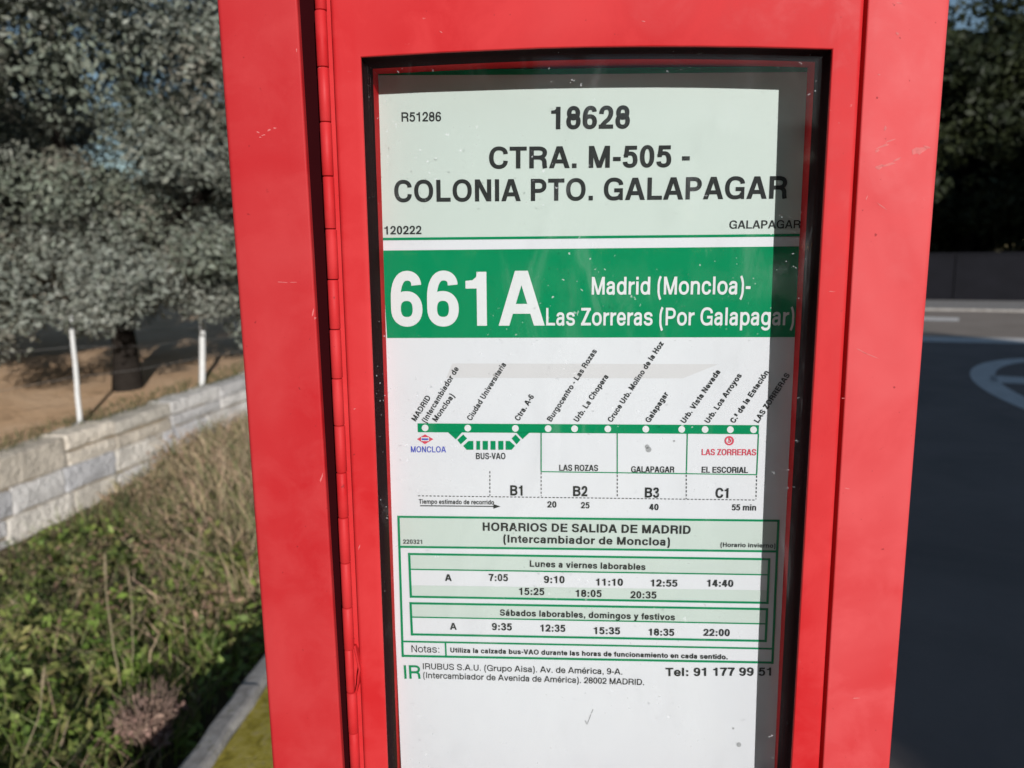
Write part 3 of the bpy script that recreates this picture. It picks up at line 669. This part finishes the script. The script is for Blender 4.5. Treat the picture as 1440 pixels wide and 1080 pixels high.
def ditch_z(x, y):
    t = max(0, min(1, (x-wall_x(y))/(-1.17-wall_x(y)))); f = max(0, min(1, (y-5.2)/4)); lo = -1.04+.50*f
    return lo+(-.50+.12*f-lo)*t*t*(3-2*t)+.05*hsh(x*1.5, y*1.5)
ysd = list(np.arange(-6, 16, .25))+list(np.arange(16, 62, 2))
sheet_mesh('ditch', [[(x, y, ditch_z(x, y)) for x in np.linspace(wall_x(min(y, 40))-.1, -1.12, 22)] for y in ysd], DITCH)
sheet_mesh('verge', [[(x, y, .0+.012*hsh(x*5, y*5)-.015) for x in np.linspace(-1.08, .64, 26)] for y in list(np.arange(-5, 8, .12))+list(np.arange(8, 62, 2))], MOSS)
road = sheet_mesh('road', [[(x, y, .0) for x in (.72, 3, 8, 20, 40, 90)] for y in (-60, -20, 0, 10, 20, 40, 100)], ASPH, smooth=False)
def kerb(name, x0, x1, z0, z1, label, m=CONC):
    b = MB(); y = -6.0
    while y < 45:
        L = .98 if y > -1 else 1.0; j = random.uniform(-.006, .006)
        n = 12; P = []
        for k in range(n+1):
            yy = y+.004+(L-.008)*k/n; w = lambda a: a+.004*math.sin(yy*23+a*9)+random.uniform(-.002, .002)
            P.append([(w(x0), yy, z0), (w(x0), yy, z1+j-.018), (w(x0+.012), yy, z1+j-.004), (w(x0+.024), yy, z1+j), (w(x1-.02), yy, z1+j), (w(x1-.008), yy, z1+j-.005), (w(x1), yy, z1+j-.02), (w(x1), yy, z0)])
        b.loft(P, True, True, True); y += L
    o = b.build(name, m); return tag(o, label[0], label[1])
kerb('kerb', -1.172, -1.082, -.72, .006, ('grey concrete edging kerb between the mossy ground and the ditch', 'kerb'))
kerb('kerb', .64, .755, -.2, .075, ('grey concrete kerb between the red bus stop and the road', 'kerb'))
# painted markings, each a sheet of the road
Z1 = .004
def ringmark():
    c = Vector((6.3, 6.95)); a, b_, th = 3.5, 1.85, 1.44; V = []; Fc = []; n = 96
    for i in range(n+1):
        t = 2*math.pi*i/n
        for q in (0, .27):
            u, v = (a-q*1.15)*math.cos(t), (b_-q)*math.sin(t)
            V.append((c.x+u*math.cos(th)-v*math.sin(th), c.y+u*math.sin(th)+v*math.cos(th), Z1))
    for i in range(n): Fc.append((2*i, 2*i+2, 2*i+3, 2*i+1))
    P = [on_z(px, py, Z1) for px, py in ((1391, 529.5), (1396, 528), (1445, 531), (1490, 533), (1490, 544), (1445, 540.5), (1396, 537), (1391, 535.5))]
    s = len(V); V += [tuple(p) for p in P]; Fc.append(tuple(s+i for i in range(len(P)-1, -1, -1)))
    return mesh('ring_marking', V, Fc, LINE)
tag(ringmark(), kind='structure')
def strip(name, pts, m, z=Z1):
    P = [on_z(px, py, z) for px, py in pts]; n = Vector((0, 0, 1))
    return tag(mesh(name, [tuple(p) for p in P], [tuple(range(len(P)))], m), kind='structure')
strip('lane_marking', [(1290, 445.5), (1349, 447), (1348, 451.5), (1289, 450)], LINE)
strip('edge_marking', [(1200, 471), (1700, 481), (1720, 490), (1200, 478)], LINE, .0045)
A, B = on_z(1200, 424), on_z(1600, 429); A2, B2 = on_z(1200, 435), on_z(1600, 442)
strip('sunlit_strip', [(1200, 434), (1700, 444), (1700, 489), (1200, 477)], LIT_ASPH, .0025)  # sunlit stretch of the road, drawn as a paler sheet
far = MB(); far.loft([[A2+Vector((0, 0, -.1)), A2+Vector((0, 0, .06)), A+Vector((0, 0, .07)), A+Vector((0, 0, -.1))], [B2+Vector((0, 0, -.1)), B2+Vector((0, 0, .06)), B+Vector((0, 0, .07)), B+Vector((0, 0, -.1))]], True, True, True)
tag(far.build('far_pavement', CONC), kind='structure')
D = (B-A).normalized(); Nn = Vector((-D.y, D.x, 0)); Nn = Nn if Nn.y > 0 else -Nn
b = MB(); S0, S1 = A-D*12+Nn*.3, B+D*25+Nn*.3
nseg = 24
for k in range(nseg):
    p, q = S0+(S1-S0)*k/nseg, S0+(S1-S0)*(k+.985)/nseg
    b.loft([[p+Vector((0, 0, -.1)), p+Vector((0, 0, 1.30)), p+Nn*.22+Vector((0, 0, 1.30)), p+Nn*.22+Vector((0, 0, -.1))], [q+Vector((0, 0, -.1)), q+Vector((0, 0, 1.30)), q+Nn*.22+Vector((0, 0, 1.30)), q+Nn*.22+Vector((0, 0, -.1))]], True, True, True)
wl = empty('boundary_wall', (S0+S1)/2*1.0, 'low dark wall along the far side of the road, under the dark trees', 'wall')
b.build('wall_panels', SHADE_BLUE, wl, wl.location)
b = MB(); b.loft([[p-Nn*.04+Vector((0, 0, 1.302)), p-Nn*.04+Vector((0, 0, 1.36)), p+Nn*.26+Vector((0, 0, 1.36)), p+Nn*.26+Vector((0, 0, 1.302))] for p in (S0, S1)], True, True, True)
b.build('coping', SHADE_BLUE, wl, wl.location)
tag(sheet_mesh('far_verge', [[(p+Nn*w+Vector((0, 0, .02+.02*w))) for p in (S0-D*40, S0, (S0+S1)/2, S1, S1+D*40)] for w in (0, 2, 10, 60)], FARG), kind='structure')

# ================================================================== stone wall, posts
def stone(b, c, sx, sy, sz, col):             # dressed granite block: nearly flat face, chipped edges
    m = 5; J = {}
    jit = lambda: random.uniform(-1, 1); tl, tr = .010*jit(), .010*jit()
    def P(i, j, x, k):
        y = (i/m-.5)*(sy-2*k); z = (j/m-.5)*(sz-2*k)+ (tl*(1-i/m)+tr*i/m)*(j/m)
        if (i, j) not in J: J[i, j] = (.009*jit(), .009*jit(), .009*jit())
        q = J[i, j]; return (c[0]+x+q[0]+wall_x(c[1]+y)-wall_x(c[1]), c[1]+y+q[1], c[2]+z+q[2]+wall_top(c[1]+y)-wall_top(c[1]))
    edge_ = [(i, 0) for i in range(m)]+[(m, j) for j in range(m)]+[(i, m) for i in range(m, 0, -1)]+[(0, j) for j in range(m, 0, -1)]
    loops = [[P(i, j, -.16, 0) for i, j in edge_], [P(i, j, sx-.020, 0) for i, j in edge_], [P(i, j, sx-.004, .007) for i, j in edge_]]
    b.loft(loops, True, True, False, col)
    V = [P(i, j, sx+.012*math.sin(math.pi*i/m)*math.sin(math.pi*j/m), .022) for j in range(m+1) for i in range(m+1)]
    b.add(V, [(j*(m+1)+i, j*(m+1)+i+1, (j+1)*(m+1)+i+1, (j+1)*(m+1)+i) for j in range(m) for i in range(m)], col)
    b.loft([[P(i, j, sx-.004, .007) for i, j in edge_], [P(i, j, sx+.012*math.sin(math.pi*i/m)*math.sin(math.pi*j/m), .022) for i, j in edge_]], True, False, False, col)
b = MB(); pal = [(.70, .68, .66), (.74, .69, .61), (.74, .66, .55), (.64, .63, .63), (.70, .62, .51), (.76, .73, .69), (.62, .57, .49)]
ztop = .01
for r, h in enumerate([.31, .25, .33, .28]):
    y = -3+random.uniform(0, .5)
    while y < 34:
        L = random.uniform(.38, .86); split = random.random() < .22
        for zc_, hh in (((ztop-h*.27, h*.52), (ztop-h*.78, h*.46)) if split else ((ztop-h/2, h),)):
            col = random.choice(pal); k = random.uniform(.8, 1.05)
            stone(b, (wall_x(y+L/2)-.10+random.uniform(-.006, .008), y+L/2, wall_top(y+L/2)+zc_+(random.uniform(-.012, .008) if r == 0 else 0)), .10, L-.016, hh-.014, [min(.80, x*k) for x in col])
        y += L
    ztop -= h
swall = empty('stone_wall', (wall_x(8), 8, -.8), 'pale granite dry stone retaining wall beside the weedy ditch', 'wall')
so_ = b.build('stonework', STONE, swall, swall.location); so_.data.polygons.foreach_set('use_smooth', [True]*len(so_.data.polygons)); so_.data.set_sharp_from_angle(angle=R(32))
b = MB(); b.loft([[(wall_x(y)-.36, y, -1.25), (wall_x(y)-.36, y, wall_top(y)-.05), (wall_x(y)-.035, y, wall_top(y)-.05), (wall_x(y)-.035, y, -1.25)] for y in np.arange(-3, 35, .5)], True, True, True)
b.build('wall_core', MORTAR, swall, swall.location)
def post(base, top, r0, r1, label, foot=False):
    t = empty('fence_post', base, label, 'fence post', 'white fence posts along the field')
    b = MB(); d = top-base; n = 7
    b.tube([base-Vector((0, 0, .2))]+[base+d*k/n+Vector((random.uniform(-.004, .004), 0, 0)) for k in range(n)]+[top-d*.015, top], [r0]+[r0+(r1-r0)*k/n for k in range(n)]+[r1, r1*.6], 10)
    b.build('shaft', POST, t, base, True)
    if foot:
        b = MB(); b.tube([base+Vector((0, 0, -.05)), base+Vector((0, 0, .01)), base+Vector((0, 0, .035))], [.10, .085, .05], 9); b.build('footing', CONC, t, base, True)
    return t
def pp(bx, by, tx, ty, zb=0):
    B_ = on_field(bx, by); return B_, on_y(tx, ty, B_.y)
P1 = pp(113, 598, 99.5, 444); P2 = pp(284, 542, 285, 451, -.13); P3 = pp(35, 449, 33, 424); P4 = pp(135, 456, 131, 424); P5 = pp(332, 468, 329, 451)
post(*P1, .025, .021, 'leaning thin white post with a pale footing, nearest on the stone wall', True)
post(*P2, .036, .036, 'upright thicker white post by the wall, close to the red cabinet edge')
post(*P3, .05, .05, 'far white post beyond the tree shade at the left edge')
post(*P4, .05, .05, 'far white post seen just left of the thick oak trunk')
post(*P5, .06, .06, 'short far white post right beside the red cabinet edge')
b = MB()
for t in (.45, .72, .9):
    a0, a1 = P1[0]+(P1[1]-P1[0])*t, P2[0]+(P2[1]-P2[0])*t; e0, e1 = a0+(a0-a1)*2.2, a1+(a1-a0)*3
    pts = [e0, a0, a1, e1]; Q = []
    for p, q in zip(pts, pts[1:]):
        for k in range(6): Q.append(p+(q-p)*k/6-Vector((0, 0, .03*math.sin(math.pi*k/6))))
    Q.append(e1); b.tube(Q, .0022, 4)
tag(b.build('fence_wire', WIRE), 'thin steel wires strung between the two near white posts', 'wire')

# ================================================================== leaves, grass
def leaf_cloud(C, rad, cnt, size, pal, flat=.75, up=.3):
    C = np.asarray(C); rad = np.asarray(rad); idx = np.repeat(np.arange(len(C)), cnt); n = len(idx)
    d = RNG.normal(size=(n, 3)); d /= np.linalg.norm(d, axis=1)[:, None]
    rr = rad[idx]*RNG.uniform(.15, 1, n)**.6; P = C[idx]+d*rr[:, None]*np.array([1, 1, flat])
    nrm = d*.7+RNG.normal(size=(n, 3))*.6+np.array([0, 0, up]); nrm /= np.linalg.norm(nrm, axis=1)[:, None]
    a = np.cross(nrm, RNG.normal(size=(n, 3))); a /= np.linalg.norm(a, axis=1)[:, None]; c = np.cross(nrm, a)
    s = size*RNG.uniform(.6, 1.4, n)[:, None]; l = a*s; w = c*s*.45
    V = np.stack([P-l, P+w-l*.1, P+l, P-w-l*.1], 1).reshape(-1, 3)
    pal = np.asarray(pal); ci = RNG.integers(0, len(pal), len(C)); k = pal[ci][idx]*.6+pal[RNG.integers(0, len(pal), n)]*.4
    k = k*RNG.uniform(.75, 1.25, n)[:, None]; col = np.ones((n, 4)); col[:, :3] = k
    return V, np.arange(n*4).reshape(-1, 4), np.repeat(col, 4, 0)
def limb_tubes(b, p, d, L, r, depth, tips):
    pts = [p]; rr = [r]; q = p.copy(); dd = d.normalized()
    for k in range(4):
        dd = (dd+Vector((random.uniform(-.22, .22), random.uniform(-.22, .22), random.uniform(-.06, .16)))).normalized()
        q = q+dd*L/4; pts.append(q.copy()); rr.append(r*(1-.14*(k+1)))
    b.tube(pts, rr, 8 if depth > 1 else 5)
    tips.append(q.copy())
    if depth > 0:
        for k in range(3 if depth > 1 else 3):
            a = random.uniform(0, 6.28); nd = (dd+Vector((math.cos(a), math.sin(a), random.uniform(-.1, .5)))*.85).normalized()
            limb_tubes(b, pts[-1-(k % 2)], nd, L*.72, rr[-1]*.72, depth-1, tips)
def tree(name, loc, label, group, H, rx, zlow, trunk_top, r0, nclump, per, size, pal, crown_shape=1.0, clump=.5, lean=(0, 0), skirt=0):
    t = empty(name, loc, label, 'tree', group)
    b = MB(); tips = []; top = Vector((lean[0], lean[1], trunk_top))
    pts = [Vector((0, 0, -.3)), Vector((0, 0, 0)), top*.4+Vector((.03, 0, 0)), top*.75, top]
    b.tube(pts, [r0*1.5, r0*1.3, r0, r0*.92, r0*.9], 12)
    for k in range(5):
        a = k*1.26+random.uniform(-.3, .3)
        limb_tubes(b, top-Vector((0, 0, random.uniform(0, .25))), Vector((math.cos(a), math.sin(a), random.uniform(.5, 1.3))), (H-trunk_top)*.36, r0*.55, 2, tips)
    b.build('trunk', BARK, t, None, True)
    C = []; Rr = []; zc = (H+zlow)/2; hz = (H-zlow)/2
    while len(C) < nclump:
        u = RNG.normal(size=3); u /= np.linalg.norm(u); s = RNG.uniform(.35, 1)**.5
        p = np.array([u[0]*rx*s, u[1]*rx*s, zc+u[2]*hz*s])
        w = 1+.22*math.sin(3*math.atan2(u[1], u[0])+loc[0])+.12*math.sin(7*u[2]+loc[1])
        p[:2] *= w*(1 if u[2] < 0 else crown_shape)
        C.append(p); Rr.append(clump*RNG.uniform(.55, 1.3))
    for k in range(skirt):                    # foliage hanging low round the edge of the crown
        a = RNG.uniform(0, 6.283); s = RNG.uniform(.45, .95)*rx
        C.append((math.cos(a)*s, math.sin(a)*s, zlow+RNG.uniform(.0, .75)-.45*max(0, math.sin(3*a+1))*RNG.uniform(.2, 1))); Rr.append(clump*RNG.uniform(.6, 1.0))
    for q in tips:
        C.append(np.array(q)); Rr.append(clump*.7)
    V, Q, K = leaf_cloud(C, Rr, per, size, pal)
    np_mesh('crown', V, Q, LEAF, t, K)
    return t
OAK = [(.20, .22, .18), (.235, .25, .21), (.16, .185, .135), (.265, .27, .23), (.20, .185, .145)]
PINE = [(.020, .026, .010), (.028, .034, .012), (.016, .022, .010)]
GO = 'grey green oaks in the sandy field'; tb = on_field(180, 546)
oak = tree('oak_tree', tb, 'large grey green oak with a thick dark trunk, nearest behind the stone wall', GO, 6.9, 3.3, 1.0, 1.3, .14, 380, 640, .033, OAK, .95, .5, (-.10, .1), skirt=60)
q = on_field(-60, 500)
oak2 = tree('oak_tree', q, 'second oak with a slimmer trunk at the left edge, behind the leaning white post', GO, 5.2, 2.9, 1.1, 1.4, .10, 110, 260, .05, OAK, .9, .5, (.1, 0), skirt=35)
q = on_field(-135, 530)
copy_tree(oak2, q, 2.1, (.9, .9, .74), 'oak with low hanging foliage at the left edge of the field', GO)
far_l = ['far oak behind the first trunk, beyond the tree shade', 'far oak at the left, behind the far white post', 'far oak low on the skyline next to the red cabinet edge', 'farthest oak seen through the gaps between the nearer crowns']
for (x, y, s, rz), lb in zip(((-11.5, 25, .8, .5), (-22, 27, .85, 1.9), (-6.0, 24, .72, 3.3), (-30, 44, 1.1, 4.4)), far_l):
    copy_tree(oak2, Vector((x, y, .1)), rz, (s*1.5, s*1.5, s*.95), lb, GO)
GP = 'dark evergreen trees across the road'
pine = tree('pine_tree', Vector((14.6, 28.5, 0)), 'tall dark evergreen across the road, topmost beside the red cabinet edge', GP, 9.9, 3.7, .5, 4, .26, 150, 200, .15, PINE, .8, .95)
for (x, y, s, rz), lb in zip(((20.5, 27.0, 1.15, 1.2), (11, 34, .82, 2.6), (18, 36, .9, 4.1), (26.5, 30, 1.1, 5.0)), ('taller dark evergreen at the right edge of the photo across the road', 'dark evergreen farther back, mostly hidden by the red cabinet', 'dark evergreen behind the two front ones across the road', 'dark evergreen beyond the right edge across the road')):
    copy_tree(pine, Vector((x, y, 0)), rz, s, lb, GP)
# unseen oaks added to dim the glass reflections, kept below the sun
GB = 'unseen oaks added to dim the glass reflections'
def sunpos(p, s): return Vector((p*math.cos(R(AZ))+s*math.sin(R(AZ)), p*math.sin(R(AZ))-s*math.cos(R(AZ)), 0))
for (p, s, sx, sz, rz) in ((-8.2, 14, 1.15, 1.5, .4), (-14, 15, 1.3, 1.5, 1.5), (-11, 20, 1.4, 1.6, 2.2), (-20, 17, 1.4, 1.5, 3.0), (-5, 27, 1.3, 1.1, 4.0), (-.5, 28, 1.3, 1.12, 5.1), (3.5, 29, 1.2, 1.15, .2), (-9.5, 29, 1.4, 1.3, 1.1)):
    copy_tree(oak2, sunpos(p, s), rz, (sx, sx, sz), 'unseen oak added behind the camera to dim reflections in the glass', GB)
# the trees behind the photographer that shade the road
GS = 'evergreens on the near side that shade the road'
for (p, s, sx, sz, rz) in ((3.5, 23, .58, 1.15, 2.4), (3.2, 17, .5, .9, 4.6), (3.1, 28, .52, 1.35, .8), (4.4, 19, .78, .95, .3), (6.6, 17, .8, .95, 1.7), (8.2, 22, .8, 1.1, 2.9), (5.2, 25, .9, 1.25, 4.0), (8.6, 18, .62, .9, 5.2), (23.5, 6, 1, 1.25, .9), (28, 5, 1.1, 1.35, 2.2), (26, 11, 1.1, 1.45, 3.7), (32, 8, 1.1, 1.35, 5.5)):
    copy_tree(pine, sunpos(p, s), rz, (sx, sx, sz), 'evergreen standing behind the photographer, shading the road', GS)

def blades(n, xf, yf, hf, wd, pal, bend=.35, zoff=0, zf=ditch_z):
    X = xf(n); Y = yf(n); keep = np.array([wall_x(y)+.02 < x for x, y in zip(X, Y)]) if zf is ditch_z else np.ones(n, bool); X, Y = X[keep], Y[keep]; n = len(X)
    Z = np.array([zf(x, y) for x, y in zip(X, Y)])+zoff; H = hf(n, X, Y); a = RNG.uniform(0, 2*math.pi, n); w = wd*RNG.uniform(.6, 1.4, n)
    px, py = np.cos(a)*w, np.sin(a)*w; ba = RNG.uniform(0, 2*math.pi, n); bl = H*bend*RNG.uniform(.2, 1.4, n); bx, by = np.cos(ba)*bl, np.sin(ba)*bl
    B = np.stack([X, Y, Z], 1); s = np.stack([px, py, 0*px], 1); m = B+np.stack([bx*.3, by*.3, H*.6], 1); t = B+np.stack([bx, by, H], 1)
    V = np.stack([B-s, B+s, m-s*.8, m+s*.8, t-s*.15, t+s*.15], 1).reshape(-1, 3); i = np.arange(n)[:, None]*6
    Q = np.concatenate([i+np.array([[0, 1, 3, 2]]), i+np.array([[2, 3, 5, 4]])]); pal = np.asarray(pal)
    col = np.ones((n, 4)); col[:, :3] = pal[RNG.integers(0, len(pal), n)]*RNG.uniform(.75, 1.25, n)[:, None]
    return V, Q, np.repeat(col, 6, 0)
def join(*parts):
    V = []; Q = []; K = []; o = 0
    for v, q, k in parts: V.append(v); Q.append(q+o); K.append(k); o += len(v)
    return np.concatenate(V), np.concatenate(Q), np.concatenate(K)
GRN = [(.174, .269, .050), (.241, .330, .067), (.123, .190, .045), (.291, .358, .101), (.336, .314, .112), (.224, .190, .078)]
DRY = [(.577, .419, .260), (.432, .324, .202), (.664, .519, .346), (.317, .289, .144), (.476, .317, .230), (.245, .267, .116)]
# broad-leaved weeds: clumps of leaves near, thinning out farther up the ditch
C = []; rad = []
while len(C) < 950:
    y = RNG.uniform(.2, 6.2)**1.0; x = RNG.uniform(-4.4, -1.25)
    if x < wall_x(y)+.1 or (y > 3.9 and RNG.random() < (y-3.9)/1.9) or (x > -1.85 and RNG.random() < .8): continue
    z = ditch_z(x, y)+RNG.uniform(.05, .20)+.06*hsh(x*3, y*3); C.append((x, y, z)); rad.append(RNG.uniform(.07, .17))
wv = join(leaf_cloud(C, rad, 30, .03, GRN, .8, .7), blades(9000, lambda n: RNG.uniform(-4.5, -1.6, n), lambda n: RNG.uniform(0, 6, n)**1.0, lambda n, x, y: RNG.uniform(.08, .30, n), .0035, GRN, .6))
tag(np_mesh('weeds', *wv[:2], WEED, None, wv[2]), 'low bright green leafy weeds filling the near part of the ditch', 'weeds', kind='stuff')
BR = []; BRr = []
while len(BR) < 520:                          # brown dead bushes and brambles among the grass
    y = 3.2+8.5*RNG.uniform()**1.2; x = RNG.uniform(-4.3, -1.3)
    if x < wall_x(y)+.15 or hsh(x*2.2, y*1.6) < -.25: continue
    BR.append((x, y, ditch_z(x, y)+RNG.uniform(.03, .26)+.12*max(0, hsh(x*2.2, y*1.6)))); BRr.append(RNG.uniform(.08, .2))
def hdry(n, x, y): return RNG.uniform(.10, .32, n)*(1+.5*np.sin(x*2.1+y*1.3))+.10*np.clip((x+3.6)/2, 0, 1)
dv = join(blades(19000, lambda n: RNG.uniform(-4.6, -1.25, n), lambda n: 3.4+9.5*RNG.uniform(0, 1, n)**.9, hdry, .005, DRY, .8),
          blades(3000, lambda n: RNG.uniform(-4.6, -1.6, n), lambda n: RNG.uniform(.5, 4, n), lambda n, x, y: RNG.uniform(.12, .34, n), .003, DRY, .9),
          blades(5000, lambda n: RNG.uniform(-4.4, -1.25, n), lambda n: RNG.uniform(12, 26, n), hdry, .012, DRY, .7),
          blades(9000, lambda n: RNG.uniform(-4.4, -1.3, n), lambda n: RNG.uniform(3.6, 11, n), lambda n, x, y: RNG.uniform(.08, .26, n), .009, [(.09, .115, .045), (.12, .13, .06), (.16, .14, .08)], .9),
          leaf_cloud(BR, BRr, 34, .021, [(.36, .22, .15), (.28, .21, .12), (.13, .15, .06), (.42, .28, .19), (.20, .13, .085), (.11, .13, .05)], .9, .3))
tag(np_mesh('dry_grass', *dv[:2], STRAW, None, dv[2]), 'brown dry grass covering the far part of the ditch', 'dry grass', kind='stuff')
tv = blades(9000, lambda n: -RNG.uniform(0, 1, n)**1.5*.55, lambda n: RNG.uniform(-2, 20, n), lambda n, x, y: RNG.uniform(.02, .09, n), .004, [(.13, .13, .055), (.20, .17, .09), (.10, .11, .045)], .8, zf=lambda x, y: wall_top(y)-.035)
tv[0][:, 0] += np.array([wall_x(y) for y in tv[0][:, 1]])-.16
tag(np_mesh('grass', *tv[:2], WEED, None, tv[2]), 'short olive grass along the top of the stone wall', 'grass', kind='stuff')
# single dry stems and a dead plant that stand out of the weeds
def stalk(px0, py0, px1, py1, z, label, r=.004, bow=.04, twigs=0):
    B_ = on_z(px0, py0, z); T_ = on_y(px1, py1, B_.y+.02); b = MB()
    t = empty('dry_stalk', B_, label, 'dry stalk', 'dry stalks in the ditch'); side = Vector((bow, 0, 0))
    P = [B_+(T_-B_)*k/8+side*math.sin(math.pi*k/8)+Vector((random.uniform(-.004, .004), 0, 0)) for k in range(9)]; P[0] = P[0]-Vector((0, 0, .12))
    b.tube(P, [r*(1-.07*k) for k in range(9)], 6, (.36, .30, .19))
    b.build('stem', STRAW, t, B_, True)
    b = MB(); Q = [P[6]+(P[8]+Vector((0, 0, .02))-P[6])*q/16 for q in range(17)]
    b.tube([q+Vector((random.uniform(-.002, .002), random.uniform(-.002, .002), 0)) for q in Q], [random.uniform(.002, .009)*math.sin(math.pi*(k+1.5)/20) for k in range(17)], 6, (.30, .24, .15))
    b.build('seed_head', STRAW, t, B_)
stalk(168, 955, 148, 782, -.42, 'tall pale dry stalk standing right of centre in the green weeds', .0042, -.015)
stalk(186, 950, 180, 800, -.42, 'thin dry stalk standing just right of the tallest stalk', .0032, .01)
stalk(22, 1085, 62, 942, -.42, 'pale bent dry stalk leaning over the weeds at bottom left', .003, .03)
base = on_z(212, 1040, -.44); t = empty('dead_plant', base, 'pinkish brown dead thistle bush next to the kerb in the green weeds', 'dead plant')
b = MB(); hd = MB()
for k in range(110):
    a = random.uniform(0, 6.28); e = random.uniform(.15, .6); L = random.uniform(.10, .25)
    d = Vector((math.cos(a)*e, math.sin(a)*e, 1)).normalized(); p0 = base+Vector((math.cos(a), math.sin(a), 0))*random.uniform(0, .06)
    p1 = p0+d*L*.6; p2 = p1+(d+Vector((random.uniform(-.4, .4), random.uniform(-.4, .4), .1))).normalized()*L*.45
    b.tube([p0, p1, p2], [.0028, .002, .001], 4, random.choice([(.30, .20, .16), (.36, .25, .20), (.24, .17, .13)]))
    for _ in range(2):
        q0 = p0+d*L*random.uniform(.2, .7); b.tube([q0, q0+Vector((random.uniform(-.05, .05), random.uniform(-.05, .05), random.uniform(.02, .06)))], [.0016, .0007], 3, (.34, .24, .18))
b.build('twigs', STRAW, t, base)
V, Q, K = leaf_cloud([np.array(base-base)+np.array([random.uniform(-.08, .10), random.uniform(-.08, .08), random.uniform(.03, .14)]) for _ in range(26)], [.05]*26, 22, .016, [(.36, .22, .18), (.42, .28, .22), (.28, .19, .14)], .8, .4)
np_mesh('dead_leaves', V, Q, STRAW, t, K)
